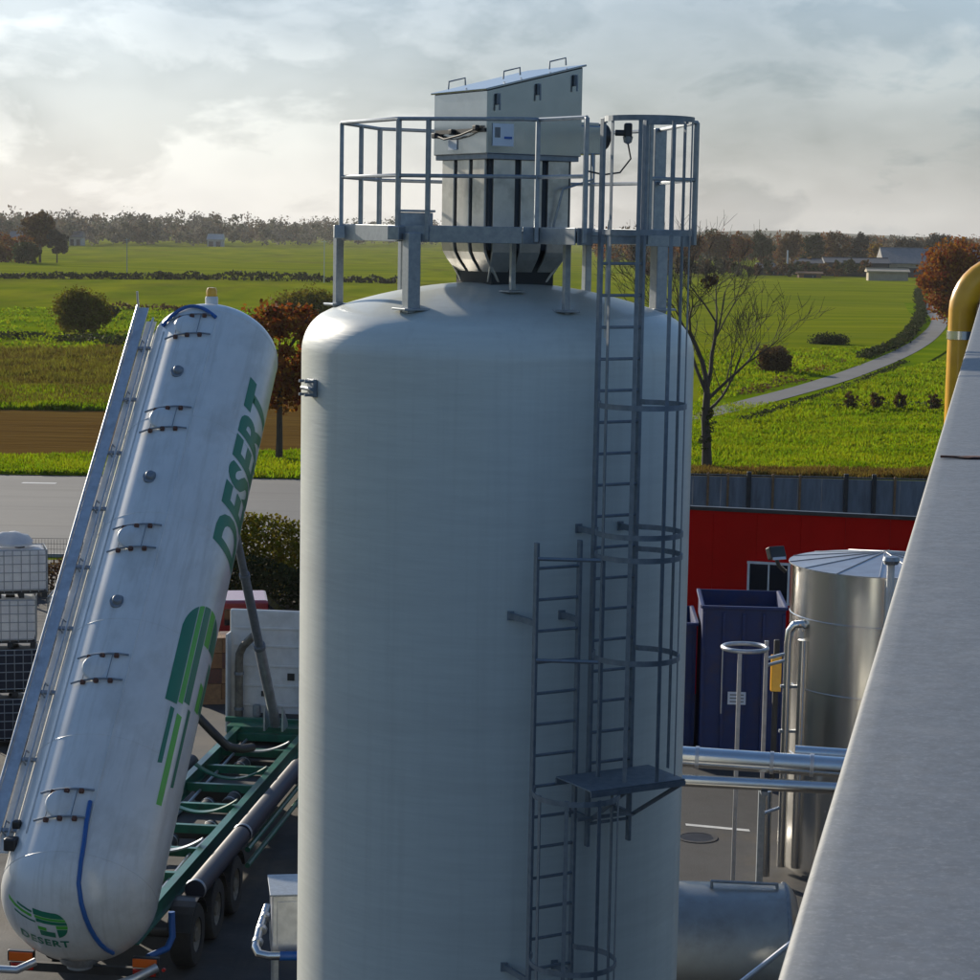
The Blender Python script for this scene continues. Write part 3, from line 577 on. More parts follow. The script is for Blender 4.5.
# emblem in unit square: x = along the tank (t 1.75..5.8), y = upwards
def xr(h): return 0.80 + 0.20 * math.sqrt(max(0.0, 1 - ((h - 0.5) / 0.5) ** 2))          # rounded right end of the emblem
def band(x0, h0, h1, x1=None, n=6):
    out = []
    for i in range(n):
        a_, b_ = h0 + (h1 - h0) * i / n, h0 + (h1 - h0) * (i + 1) / n
        out.append([(x0 + 0.05 * (0.7 - a_), a_), (x1 if x1 else xr(a_), a_), (x1 if x1 else xr(b_), b_), (x0 + 0.05 * (0.7 - b_), b_)])
    return out
e_dark = band(0.47, 0.80, 0.995, n=10) + band(0.50, 0.56, 0.685) + band(0.81, 0.01, 0.385, n=12) + band(0.52, 0.01, 0.24, 0.795)
e_dark += [bar(0.17, 0.44, 0.82, 0.89, 0.01), bar(0.115, 0.49, 0.50, 0.565, 0.01)]
e_light = band(0.485, 0.70, 0.785) + band(0.81, 0.405, 0.54) + band(0.505, 0.26, 0.40, 0.66) + [bar(0.0, 0.43, 0.66, 0.76, 0.01)]
for nm, pl, m in (('emblem', e_dark, 'tgreen'), ('emblem_stripe', e_light, 'lgreen')):
    decal(nm, poly_mesh(pl), lambda x, y: TK(1.75 + 4.05 * x, -16 + 60 * y, TR + 0.005), m, tank)
    decal(nm, poly_mesh(pl), lambda x, y: head_pt(-0.88 + 1.0 * x, 0.32 + 0.42 * y, 0.006), m, tank)
decal('lettering', text_mesh('DESERT', 0.0, 0.03, 1.15), lambda x, y: head_pt(-0.70 + 0.80 * x, 0.10 + 0.16 * y, 0.006), 'tgreen', tank)
MB().lathe([(0.12, -0.02), (0.12, 0.22), (0.11, 0.25)], 20, Matrix.Translation(TBASE + AX * (T1 + 0.42) + NN * 0.80)).build('beacon_base', 'white', trl, smooth=True)
MB().lathe([(0.10, 0.25), (0.10, 0.36), (0.075, 0.41), (0.001, 0.42)], 20, Matrix.Translation(TBASE + AX * (T1 + 0.42) + NN * 0.80)).build('beacon_lens', 'yellow', trl, smooth=True)
# walkway along the left shoulder
wk0, wk1 = 0.75, 12.75
def WK(t, out, up): return TK(t, 152, TR) + (-LAT) * out + NN * up
def slab(name, p0, p1, wvec, hvec, m, par):
    c = (p0 + p1) / 2; X = (p1 - p0); q = MB()
    vs_ = [c + X / 2 * a + wvec / 2 * b + hvec / 2 * d for a in (-1, 1) for b in (-1, 1) for d in (-1, 1)]
    return q.add(vs_, [(0, 1, 3, 2), (4, 6, 7, 5), (0, 4, 5, 1), (2, 3, 7, 6), (0, 2, 6, 4), (1, 5, 7, 3)]).build(name, m, par, bevel=0.006)
wkp = slab('walkway', WK(wk0, 0.31, 0.06), WK(wk1, 0.31, 0.06), LAT * 0.20, NN * 0.03, 'alu', trl)
tube('walkway_rail', [WK(wk0, 0.43, 0.09), WK(wk1 + 0.1, 0.43, 0.09)], 0.024, 'alu', wkp, 8)
tube('walkway_rail', [WK(wk0, 0.06, 0.10), WK(wk1 - 0.3, 0.06, 0.10)], 0.022, 'alu', wkp, 8)
slab('sunlit_side_strip', WK(wk0, 0.115, -0.0), WK(wk1 - 0.3, 0.115, -0.0), LAT * 0.20, NN * 0.02, 'white', wkp)  # white strip added to stand for the tank's sunlit left side
t = wk0 + 0.4
while t < wk1:
    slab('walkway_bracket', WK(t - 0.03, 0.19, 0.03), WK(t + 0.03, 0.19, 0.03), LAT * 0.48, NN * 0.05, 'galv', wkp)
    tube('grab_loop', [WK(t - 0.12, 0.12, 0.05), WK(t - 0.10, 0.14, 0.14), WK(t + 0.10, 0.14, 0.14), WK(t + 0.12, 0.12, 0.05)], 0.014, 'galv', wkp, 6)
    t += 1.32
tube('end_post', [WK(wk1, 0.42, 0.05), WK(wk1 + 0.16, 0.42, 0.34)], 0.022, 'alu', wkp, 6)
for t, b_ in ((1.15, 0.13), (0.8, 0.2)): MB().box(TK(t, 142, TR + 0.06), (b_, b_, b_)).build('valve', 'black', trl, bevel=0.03)
# discharge gear under the rear head
dp0 = head_pt(0.05, -0.55)
MB().lathe([(0.34, 0.0), (0.30, 0.10), (0.20, 0.16), (0.20, 0.2)], 20, Matrix.Translation(dp0 + AX * 0.15) @ Matrix.Rotation(rad(180), 4, 'X')).build('discharge_cone', 'galv', trl, smooth=True)
ze = dp0.z - 0.35
tube('discharge_pipe', [(dp0.x, -0.05, ze), (dp0.x - 0.05, -0.5, ze - 0.02), (dp0.x + 0.1, -0.9, ze + 0.1), (dp0.x + 0.35, -1.2, ze + 0.22)], 0.07, 'alu', trl, 10)
tube('discharge_pipe', [(dp0.x - 0.2, 0.55, 0.95), (dp0.x - 0.35, 0.8, 0.85), (dp0.x - 0.35, 1.1, 0.85)], 0.06, 'alu', trl, 10)
# chassis
chs = MB()
RZ1 = 1.34
for s in (-1, 1):
    y = s * 0.76
    fr = MB().box((4.45, y, RZ1 - 0.012), (14.1, 0.14, 0.024)).box((4.45, y, RZ1 - 0.17), (14.1, 0.02, 0.29)).box((4.45, y, RZ1 - 0.33), (14.1, 0.14, 0.024)).build('chassis_rail', 'frame', trl)
for x in (-2.3, -0.9, 0.6, 2.1, 3.6, 5.1, 6.6, 8.1, 9.6, 11.0):
    MB().box((x, 0, RZ1 - 0.2), (0.12, 1.5, 0.16)).build('cross_member', 'frame', trl, bevel=0.008)
MB().box((11.3, 0, RZ1 - 0.1), (0.5, 2.0, 0.22)).build('front_plate', 'frame', trl, bevel=0.01)
MB().box((11.6, 0, RZ1 + 0.04), (0.12, 2.3, 0.1)).build('front_beam', 'frame', trl, bevel=0.01)
for x, m, sag in ((1.9, 'galv', 0.24), (4.6, 'frame', 0.26), (7.2, 'frame', 0.26), (9.4, 'galv', 0.22)):
    q = MB(); P_ = []
    for i in range(17):
        a = -1 + 2 * i / 16; P_.append((x, 0.72 * a, RZ1 + 0.10 - sag * (1 - a * a)))
    for i in range(16):
        a, b = Vector(P_[i]), Vector(P_[i + 1]); d = b - a; q.box((a + b) / 2, (0.16, d.length + 0.01, 0.03), mtx=Matrix.Rotation(math.atan2(d.z, d.y), 4, 'X'))
    q.build('saddle', m, trl)
for x, y in ((3.0, 0.2), (4.0, -0.3), (5.6, 0.15), (6.2, -0.25), (9.0, 0.2)):  # dark gear added between the rails, for clutter and the tank's shade
    q = MB().tube([(x - 0.35, y, 0.98), (x + 0.35, y, 0.98)], 0.14, 14).build('air_tank', 'dark', trl, smooth=True)
    for dx in (-0.2, 0.2): MB().tube([(x + dx - 0.02, y, 0.98), (x + dx + 0.02, y, 0.98)], 0.15, 14).build('tank_strap', 'galv', q, smooth=True)
for x, w_ in ((1.2, 0.9), (4.8, 1.0), (7.6, 1.2), (10.2, 0.9)): MB().box((x, 0.05, 0.88), (w_, 1.3, 0.3)).build('shade_filler_box', 'dark', trl, bevel=0.03)  # dark boxes added to fill the shaded space between the rails
for y in (-0.55, 0.5): tube('air_line', [(-2.0, y, 1.1), (2.0, y + 0.08, 1.12), (5.0, y - 0.05, 1.08), (10.8, y, 1.12)], 0.03, 'galv', trl, 6)
for x0, x1 in ((-0.2, 3.2), (3.3, 8.4)):
    q = MB().tube([(x0, -1.12, 1.17), (x1, -1.12, 1.17)], 0.17, 18).build('hose_tube', 'navy', trl, smooth=True)
    MB().lathe([(0.175, 0), (0.185, 0.02), (0.185, 0.07), (0.175, 0.09)], 20, Matrix.Translation((x0 - 0.01, -1.12, 1.17)) @ Matrix.Rotation(math.pi / 2, 4, 'Y')).build('tube_cap', 'galv', q, smooth=True)
    MB().tube([(x0, 1.12, 1.17), (x1, 1.12, 1.17)], 0.17, 18).build('hose_tube', 'navy', trl, smooth=True)
tube('side_rail', [(3.4, -1.2, 0.55), (9.6, -1.2, 0.55)], 0.05, 'frame', trl, 8); tube('side_rail', [(3.4, -1.2, 0.85), (9.6, -1.2, 0.85)], 0.05, 'frame', trl, 8)
def wheel_at(x, y, r=0.53, wd=0.36):
    s = -1 if y < 0 else 1
    R_ = Matrix.Translation((x, y, r)) @ Matrix.Rotation(rad(-90 * s), 4, 'X')
    wl = bpy.data.objects.new('wheel', MB().lathe([(0.29, -wd / 2), (r - 0.05, -wd / 2), (r - 0.012, -wd / 2 + 0.035), (r, -wd / 2 + 0.08), (r, wd / 2 - 0.08), (r - 0.012, wd / 2 - 0.035), (r - 0.05, wd / 2), (0.29, wd / 2), (0.285, wd / 2 - 0.03)], 40, R_).mesh('tyre', 'tyre', smooth=True)); C.objects.link(wl); wl.parent = trl
    rim_ = MB().lathe([(0.29, wd / 2 - 0.02), (0.26, wd / 2 - 0.05), (0.20, wd / 2 - 0.12), (0.13, wd / 2 - 0.12), (0.12, wd / 2 - 0.02), (0.001, wd / 2 - 0.01)], 32, R_).build('rim', 'rim', wl, smooth=True)
    for k in range(10):
        a = 2 * math.pi * k / 10; rim_q = MB().tube([R_ @ Vector((0.165 * math.cos(a), 0.165 * math.sin(a), wd / 2 - 0.125)), R_ @ Vector((0.165 * math.cos(a), 0.165 * math.sin(a), wd / 2 - 0.09))], 0.014, 6).build('wheel_nut', 'galv_dark', wl)
    return wl
AXL = (-0.55, 0.87, 2.29)
for x in AXL:
    for y in (-1.08, 1.08): wheel_at(x, y)
    MB().tube([(x, -0.95, 0.53), (x, 0.95, 0.53)], 0.075, 10).build('axle', 'dark', trl, smooth=True)
    for s in (-1, 1):
        q = MB(); P_ = arc((x, s * 1.08, 0.53), 0.62, 20, 160, 10, plane='xz')
        for i in range(10):
            a, b = Vector(P_[i]), Vector(P_[i + 1]); d = b - a; q.box((a + b) / 2, (d.length + 0.01, 0.40, 0.012), mtx=Matrix.Rotation(-math.atan2(d.z, d.x), 4, 'Y'))
        q.build('mudguard', 'black', trl)
bmp = MB().box((-2.75, 0, 0.62), (0.10, 2.4, 0.14)).build('rear_bumper', 'dark', trl, bevel=0.01)
for s in (-1, 1):
    q = MB().box((-2.80, s * 1.0, 0.80), (0.10, 0.42, 0.17)).build('tail_lamp', 'black', trl, bevel=0.01)
    MB().box((-2.86, s * 0.99, 0.80), (0.03, 0.38, 0.135)).build('lamp_lens', 'orange', q, bevel=0.008)
    MB().box((-2.84, s * 0.98, 0.64), (0.03, 0.36, 0.10)).build('reflector', 'redlamp', q, bevel=0.006)
MB().tube([(-2.9, -1.30, 0.72), (-2.86, -1.30, 0.72)], 0.03, 10).build('side_marker', 'redlamp', trl, smooth=True)
MB().tube([(-2.9, 0.75, 0.98), (-2.86, 0.75, 0.98)], 0.05, 10).build('side_marker', 'orange', trl, smooth=True)
tube('blue_hose', [(-1.95, -1.18, 1.35), (-1.97, -1.20, 0.95), (-2.1, -1.15, 0.80), (-2.5, -0.95, 0.78)], 0.055, 'blue', trl, 10)
tube('air_hose', [(7.9, 0.9, 2.3), (7.9, 0.55, 1.95), (8.0, 0.25, 1.62), (8.4, 0.05, 1.5), (8.9, -0.05, 1.42)], 0.09, 'black', trl, 10)
# hydraulic ram that lifts the tank
r0, r1 = Vector((11.0, -0.10, 1.45)), TK(11.2, -90, TR - 0.05)
for k, (a, b, rr, m) in enumerate(((0.0, 0.30, 0.115, 'alu'), (0.28, 0.55, 0.095, 'galv_dark'), (0.53, 0.78, 0.08, 'galv_dark'), (0.76, 1.0, 0.065, 'galv'))):
    q = MB().tube([r0.lerp(r1, a), r0.lerp(r1, b)], rr, 14).build('hydraulic_ram', m, trl, smooth=True)
    MB().tube([r0.lerp(r1, b - 0.012), r0.lerp(r1, b)], rr + 0.015, 14).build('ram_collar', 'galv_dark', q, smooth=True)
for s in (-1, 1): MB().prism([(10.75, -0.1 + s * 0.2 - 0.02), (11.25, -0.1 + s * 0.2 - 0.02), (11.25, -0.1 + s * 0.2 + 0.02), (10.75, -0.1 + s * 0.2 + 0.02)], RZ1, [RZ1 + 0.55, RZ1 + 0.1, RZ1 + 0.1, RZ1 + 0.55]).build('ram_cradle', 'alu', trl)

# ------------------------------------------------------------------ tractor unit in front of the trailer (same heading)
trk = thing('tractor_unit', 'white truck cab seen from behind at the front of the green chassis', 'truck', TL, TRZ)
MB().prism([(12.35, -1.24), (12.35, 1.24), (14.4, 1.24), (14.55, 1.0), (14.55, -1.0), (14.4, -1.24)], 1.05, [3.72, 3.72, 3.35, 3.3, 3.3, 3.35]).build('cab', 'white', trk, bevel=0.05)
for z in (1.55, 2.0, 2.45, 2.9, 3.3): MB().box((12.335, 0, z), (0.02, 2.3, 0.05)).build('back_rib', 'white', trk, bevel=0.006)
for y in (-0.42, -0.16): MB().box((12.33, y, 2.22), (0.02, 0.16, 0.16)).build('vent', 'black', trk)
MB().box((12.32, 0.38, 1.82), (0.02, 0.26, 0.12)).build('back_plate', 'black', trk)
ex = tube('exhaust_stack', [(12.15, 0.98, 1.1), (12.15, 0.98, 2.55), (12.12, 0.96, 2.75), (12.0, 0.85, 2.95), (11.9, 0.6, 3.2)], 0.09, 'rim', trk, 12)
for z in (1.5, 2.3): MB().tube([(12.15, 0.98, z - 0.03), (12.15, 0.98, z + 0.03)], 0.11, 12).build('exhaust_clamp', 'galv_dark', ex, smooth=True)
slab('side_fairing', Vector((11.95, 1.22, 2.1)), Vector((12.4, 1.22, 2.1)), Vector((0, 0.04, 0)), Vector((0, 0, 2.2)), 'white', trk)
slab('side_fairing', Vector((11.95, -1.22, 2.1)), Vector((12.4, -1.22, 2.1)), Vector((0, 0.04, 0)), Vector((0, 0, 2.2)), 'white', trk)
MB().box((12.2, -0.15, 1.20), (0.5, 1.5, 0.35)).build('rear_deck', 'dark', trk, bevel=0.02)
for y in (0.55, 0.25): MB().tube([(12.05, y, 1.35), (12.05, y, 1.62)], 0.09, 12).build('air_bottle', 'galv', trk, smooth=True)
MB().box((12.0, 0, 0.85), (5.0, 0.8, 0.25)).build('truck_frame', 'dark', trk)
for x in (10.6, 13.7):
    for y in (-1.02, 1.02):
        q = MB().lathe([(0.28, -0.16), (0.48, -0.16), (0.52, -0.1), (0.52, 0.1), (0.48, 0.16), (0.28, 0.16)], 32, Matrix.Translation((x, y, 0.52)) @ Matrix.Rotation(math.pi / 2, 4, 'X')).build('wheel', 'tyre', trk, smooth=True)
        MB().lathe([(0.28, -0.1), (0.15, -0.06), (0.001, -0.06), (0.001, 0.06), (0.15, 0.06), (0.28, 0.1)], 24, Matrix.Translation((x, y, 0.52)) @ Matrix.Rotation(math.pi / 2, 4, 'X')).build('rim', 'rim', q, smooth=True)

# ------------------------------------------------------------------ stacked bulk containers, left edge
def ibc(label, loc, rz, body, group='bulk containers stacked by the fence'):
    r_ = thing('bulk_container', label, 'container', loc, rz, group)
    MB().box((0, 0, 0.64), (1.12, 0.92, 0.96)).build('bottle', body, r_, bevel=0.06)
    MB().lathe([(0.001, 1.18), (0.10, 1.18), (0.12, 1.12)], 16).build('lid', 'black', r_, smooth=True)
    q = MB()
    for z in (0.2, 0.4, 0.6, 0.8, 1.0, 1.12): q.tube([(-0.59, -0.49, z), (0.59, -0.49, z), (0.59, 0.49, z), (-0.59, 0.49, z)], 0.012, 5, True)
    for i in range(7):
        x = -0.59 + 1.18 * i / 6
        for y in (-0.49, 0.49): q.tube([(x, y, 0.14), (x, y, 1.12)], 0.012, 5)
    for i in range(1, 5):
        y = -0.49 + 0.98 * i / 5
        for x in (-0.59, 0.59): q.tube([(x, y, 0.14), (x, y, 1.12)], 0.012, 5)
    q.build('wire_cage', 'galv', r_, smooth=True)
    pl = MB().box((0, 0, 0.125), (1.2, 1.0, 0.025)).build('pallet', 'dark', r_)
    for x in (-0.52, 0, 0.52): MB().box((x, 0, 0.056), (0.12, 1.0, 0.11)).build('pallet_foot', 'dark', pl)
    return r_
b0 = gnd(20, 742); IH = 1.17
ibc('black caged container on the ground under the white ones, left edge', (b0.x - 0.15, b0.y, 0.006), 0.2, 'navy')
ibc('black caged container, second from the ground at the left edge', (b0.x - 0.12, b0.y, 0.006 + IH), 0.23, 'navy')
ibc('white caged container, third up beneath the topmost one at the left edge', (b0.x - 0.2, b0.y, 0.006 + 2 * IH), 0.18, 'ibc')
ibc('white caged container topmost of its stack at the left edge', (b0.x + 0.02, b0.y + 0.05, 0.006 + 3 * IH), 0.28, 'ibc')
ibc('black caged container on the ground beside the tanker walkway', (b0.x + 1.25, b0.y + 0.6, 0.006), 0.1, 'navy')
ibc('black caged container midway in the lower stack beside the tanker walkway', (b0.x + 1.2, b0.y + 0.6, 0.006 + IH), 0.12, 'navy')
ibc('white caged container topmost of the lower stack beside the tanker walkway', (b0.x + 1.22, b0.y + 0.62, 0.006 + 2 * IH), 0.05, 'ibc')
sk = MB().lathe([(0.001, 0.30), (0.22, 0.27), (0.36, 0.18), (0.42, 0.06), (0.38, 0.0), (0.001, 0.0)], 18)
for i, v in enumerate(sk.v): n_ = mnoise.noise(Vector(v) * 3.1); sk.v[i] = (v[0] * 1.2 * (1 + 0.35 * n_), v[1] * (1 + 0.35 * n_), v[2] * (1 + 0.5 * n_))
sko = sk.build('white_sack', 'ibc', smooth=True); sko.location = (b0.x - 0.1, b0.y + 0.05, 0.006 + 4 * IH + 0.015); tag(sko, 'crumpled white sack lying on the topmost white container', 'sack')

# ------------------------------------------------------------------ things behind the trailer
pal = gnd(208, 722)
pst = thing('box_pallet', 'stack of brown cartons on a pallet between tanker and truck cab', 'pallet', (pal.x, pal.y + 2.5, 0.006), 0.2)
MB().box((0, 0, 0.07), (1.2, 1.0, 0.13)).build('pallet', 'wood', pst)
random.seed(4)
for k in range(4):
    for i in (-1, 1):
        for j in (-1, 1): MB().box((i * 0.29 + random.uniform(-.01, .01), j * 0.24, 0.13 + 0.20 + k * 0.40), (0.57, 0.47, 0.39), random.uniform(-.02, .02)).build('carton', ('box_brown', 'wood', 'rust')[(k + i + j) % 3], pst, bevel=0.01)
van = thing('red_van', 'dark red van parked behind the white truck cab', 'van', (-7.0, 60.0, 0.006), rad(8))
MB().prism([(-2.5, -0.95), (2.1, -0.95), (2.5, -0.8), (2.5, 0.8), (2.1, 0.95), (-2.5, 0.95)], 0.35, 1.15).build('body', 'van_red', van, bevel=0.05)
MB().prism([(-2.45, -0.9), (0.9, -0.9), (0.9, 0.9), (-2.45, 0.9)], 1.15, 2.05).build('cabin', 'van_red', van, bevel=0.08)
MB().prism([(0.9, -0.85), (1.7, -0.8), (1.7, 0.8), (0.9, 0.85)], 1.15, [1.95, 1.2, 1.2, 1.95]).build('windscreen', 'glass', van)
for y in (-0.91, 0.91): MB().box((0.2, y, 1.6), (1.0, 0.02, 0.45)).build('side_window', 'glass', van)
for x in (-1.6, 1.5):
    for y in (-0.85, 0.85): MB().lathe([(0.001, -0.1), (0.3, -0.1), (0.33, -0.06), (0.33, 0.06), (0.3, 0.1), (0.001, 0.1)], 24, Matrix.Translation((x, y, 0.33)) @ Matrix.Rotation(math.pi / 2, 4, 'X')).build('wheel', 'tyre', van, smooth=True)
MB().box((2.5, 0, 0.55), (0.06, 1.6, 0.2)).build('bumper', 'black', van, bevel=0.02)
for y in (-0.65, 0.65): MB().box((2.49, y, 0.9), (0.05, 0.3, 0.16)).build('headlight', 'label', van, bevel=0.02)

# ------------------------------------------------------------------ steel cabinet with pipe beside the silo foot
pc = at(300, 886, 29.5)
cab_ = thing('steel_cabinet', 'grey steel cabinet on legs with a white elbow pipe, left of the silo foot', 'cabinet', (pc.x, pc.y, 0.006), rad(8))
zt_ = pc.z
MB().box((0, 0, zt_ - 0.45), (0.80, 0.9, 0.9)).build('cabinet_body', 'alu', cab_, bevel=0.015)
MB().box((-0.0, -0.46, zt_ - 0.45), (0.66, 0.012, 0.74)).build('cabinet_door', 'alu', cab_, bevel=0.004)
MB().box((0, 0, zt_ + 0.012), (0.86, 0.96, 0.022)).build('cabinet_top', 'galv', cab_, bevel=0.004)
for x in (-0.34, 0.34):
    for y in (-0.4, 0.4): MB().box((x, y, (zt_ - 0.9) / 2), (0.07, 0.07, zt_ - 0.9)).build('leg', 'galv', cab_, bevel=0.005)
tube('elbow_pipe', [(0.6, -0.62, zt_ - 0.80), (-0.45, -0.62, zt_ - 0.78), (-0.58, -0.58, zt_ - 0.76), (-0.62, -0.48, zt_ - 0.70), (-0.56, -0.2, zt_ - 0.55), (-0.44, 0.2, zt_ - 0.35)], 0.06, 'steel', cab_, 14)
MB().tube([(-0.30, -0.62, zt_ - 0.785), (0.5, -0.62, zt_ - 0.80)], 0.064, 14).build('blue_sleeve', 'blue', cab_, smooth=True)
for k in range(3): MB().tube([(-0.60 + 0.06 * k, -0.42 + 0.2 * k, zt_ - 0.67 + 0.11 * k), (-0.585 + 0.06 * k, -0.37 + 0.2 * k, zt_ - 0.645 + 0.11 * k)], 0.078, 14).build('pipe_clamp', 'alu', cab_, smooth=True)

# ------------------------------------------------------------------ red building, its window, and the fence beyond
WA = rad(-14); W0 = at(800, 560, 57.0); wt = Vector((math.cos(WA), math.sin(WA), 0)); wn = Vector((wt.y, -wt.x, 0))
def on_wall(px, py, off=0.0, base=None, n=None):
    base = base or W0; n = n or wn; d = ray(px, py); o = Vector((0, 0, EYE)); t = ((base + n * off) - o).dot(n) / d.dot(n); return o + d * t
def wall_s(px, py): return (on_wall(px, py) - W0).dot(wt)
ZR = on_wall(800, 514).z
red = thing('red_building', 'low dark red clad building with flat roof behind the steel tank', 'building', (W0.x, W0.y, 0), WA)
MB().prism([(-7.0, 0.06), (14, 0.06), (14, 9.0), (-7.0, 9.0)], 0.0, [ZR - 0.1, ZR - 0.1, ZR - 2.3, ZR - 2.3]).build('wall', 'barndark', red)
pw_ = 1.15; k = -6
while k <= 11:
    MB().box((k * pw_ + pw_ / 2, 0.02, ZR / 2), (pw_ - 0.006, 0.06, ZR - 0.02)).build('cladding_panel', 'red', red, bevel=0.003); k += 1
MB().box((3.5, 0.03, ZR + 0.03), (21.1, 0.22, 0.10)).build('roof_trim', 'black', red, bevel=0.01)
a, b = on_wall(749, 562), on_wall(788, 604); sa, sb = (a - W0).dot(wt), (b - W0).dot(wt)
wz0, wz1 = b.z, a.z
win = MB().box(((sa + sb) / 2, -0.022, (wz0 + wz1) / 2), (sb - sa - 0.02, 0.02, wz1 - wz0 - 0.02)).build('window', 'glass', red)
for s in (sa, sb, (sa + sb) / 2): MB().box((s, -0.04, (wz0 + wz1) / 2), (0.06 if s != (sa + sb) / 2 else 0.04, 0.05, wz1 - wz0)).build('window_frame', 'white', win)
for z in (wz0, wz1): MB().box(((sa + sb) / 2, -0.045, z), (sb - sa + 0.08, 0.06, 0.06)).build('window_frame', 'white', win)
# grey fence in front of the road
F0 = at(800, 476, 79.0); FA = rad(-3.0); ft = Vector((math.cos(FA), math.sin(FA), 0)); fn = Vector((ft.y, -ft.x, 0))
fen = thing('boundary_fence', 'grey panel fence with dark posts between red building and road', 'fence', (F0.x, F0.y, 0), FA)
def fs(px): return (on_wall(px, 480, 0, F0, fn) - F0).dot(ft)
FZ = on_wall(800, 476, 0, F0, fn).z
cuts = [560, 600, 640, 668, 693, 721, 749, 773, 798, 822, 846, 874, 900, 926, 952, 980, 1010]
for i in range(len(cuts) - 1):
    a, b = fs(cuts[i]) + 0.003, fs(cuts[i + 1]) - 0.003
    q = MB().box(((a + b) / 2, 0, (FZ - 0.08) / 2), (b - a, 0.05, FZ - 0.08)).build('fence_panel', 'fence_grey', fen, bevel=0.006)
MB().box((fs(785), -0.0, FZ - 0.03), (fs(1010) - fs(560), 0.07, 0.05)).build('top_rail', 'black', fen)
for px in (640, 749, 846, 874, 980): MB().box((fs(px), -0.08, (FZ + 0.12) / 2), (0.16, 0.12, FZ + 0.12)).build('fence_post', 'black', fen, bevel=0.01)
for px in (668, 708, 728, 773, 800, 895, 930): MB().box((fs(px), -0.07, (FZ + 0.05) / 2), (0.085, 0.07, FZ + 0.05)).build('fence_stake', 'wood', fen, bevel=0.01)

# ------------------------------------------------------------------ blue containers
def skip(label, px0, px1, py_top, Y, depth=2.4, rz=0.0, tag_=False):
    a, b = at(px0, py_top, Y), at(px1, py_top, Y); wd = b.x - a.x; h = a.z
    r_ = thing('blue_container', label, 'container', ((a.x + b.x) / 2, Y, 0.006), rz, 'blue containers by the red building')
    t_ = 0.05
    MB().box((0, t_ / 2, h / 2), (wd, t_, h)).build('front_wall', 'skip', r_, bevel=0.008)
    MB().box((0, depth - t_ / 2, h / 2), (wd, t_, h)).build('back_wall', 'skip', r_, bevel=0.008)
    for s in (-1, 1): MB().box((s * (wd / 2 - t_ / 2), depth / 2, h / 2), (t_, depth - 2 * t_ - 0.004, h - 0.002)).build('side_wall', 'skip', r_, bevel=0.008)
    MB().box((0, depth / 2, 0.1), (wd - 0.1, depth - 0.1, 0.1)).build('floor_plate', 'skip', r_)
    for x in [-wd / 2 + 0.04 + (wd - 0.08) * i / 4 for i in range(5)]: MB().box((x, -0.035, h / 2 - 0.06), (0.07, 0.065, h - 0.2)).build('rib', 'skip', r_, bevel=0.006)
    MB().box((0, -0.03, h - 0.03), (wd + 0.06, 0.1, 0.07)).build('rim', 'skip', r_, bevel=0.01)
    for s in (-1, 1): MB().box((s * (wd / 2 + 0.01), depth / 2, h - 0.028), (0.08, depth, 0.075)).build('rim', 'skip', r_, bevel=0.01)
    if tag_:
        lb = MB().box((-0.12, -0.075, h * 0.40), (0.42, 0.01, 0.30)).build('label_plate', 'label', r_)
        for i in range(3): MB().box((-0.12, -0.082, h * 0.40 - 0.08 + 0.08 * i), (0.32, 0.004, 0.03)).build('label_print', 'fence_grey', lb)
    return r_
skip('tall blue steel container with a small white label beside the steel tank', 703, 786, 606, 50.5, tag_=True, rz=rad(-3))
skip('second blue container half hidden behind the silo', 640, 697, 622, 51.2, rz=rad(-2))
yp = at(777, 640, 48.0)
yb = thing('yellow_post', 'dark post with a yellow box between blue container and steel tank', 'post', (yp.x, yp.y, 0.006))
MB().box((0, 0, yp.z / 2), (0.12, 0.12, yp.z)).build('shaft', 'dark', yb, bevel=0.02); MB().box((0, 0, 0.03), (0.5, 0.5, 0.06)).build('base_plate', 'dark', yb); MB().box((0, 0, yp.z - 0.75), (0.22, 0.20, 0.8)).build('yellow_box', 'yellow', yb, bevel=0.01)

# ------------------------------------------------------------------ stainless tank
TKR = 1.78; tcx = at(786 + TKR * 2200 / 42.0, 700, 42.0); TZ = at(786, 563, 42.0).z
stk = thing('steel_tank', 'shiny stainless steel tank with low conical roof beside the parapet', 'tank', (tcx.x, tcx.y, 0.006))
MB().lathe([(TKR, 0.0), (TKR, TZ * 0.25), (TKR, TZ * 0.5), (TKR, TZ * 0.75), (TKR, TZ)], 96).build('tank_shell', 'steel', stk, smooth=True)
for i in range(14):
    a0, a1 = 2 * math.pi * i / 14 + 0.002, 2 * math.pi * (i + 1) / 14 - 0.002; q = MB(); n = 6
    for z_ in (0.0, -0.02):
        q.v += [(0.05 * math.cos((a0 + a1) / 2), 0.05 * math.sin((a0 + a1) / 2), TZ + 0.24 + z_)] + [((TKR + 0.05) * math.cos(a0 + (a1 - a0) * k / n), (TKR + 0.05) * math.sin(a0 + (a1 - a0) * k / n), TZ + 0.02 + z_) for k in range(n + 1)]
    m_ = n + 2
    q.f += [tuple(range(m_)), tuple(range(2 * m_ - 1, m_ - 1, -1))] + [(i2, m_ + i2, m_ + (i2 + 1) % m_, (i2 + 1) % m_) for i2 in range(m_)]
    q.build('roof_sheet', 'steel_roof', stk)
for i in range(14):
    a = 2 * math.pi * i / 14; MB().tube([(0.06 * math.cos(a), 0.06 * math.sin(a), TZ + 0.25), ((TKR + 0.05) * math.cos(a), (TKR + 0.05) * math.sin(a), TZ + 0.028)], 0.008, 5).build('roof_seam', 'steel_roof', stk, smooth=True)
for py in (612, 681, 748):
    z = at(786, py, 42).z; MB().lathe([(TKR + 0.001, z - 0.02), (TKR + 0.012, z - 0.012), (TKR + 0.012, z + 0.012), (TKR + 0.001, z + 0.02)], 96).build('seam_band', 'steel', stk, smooth=True)
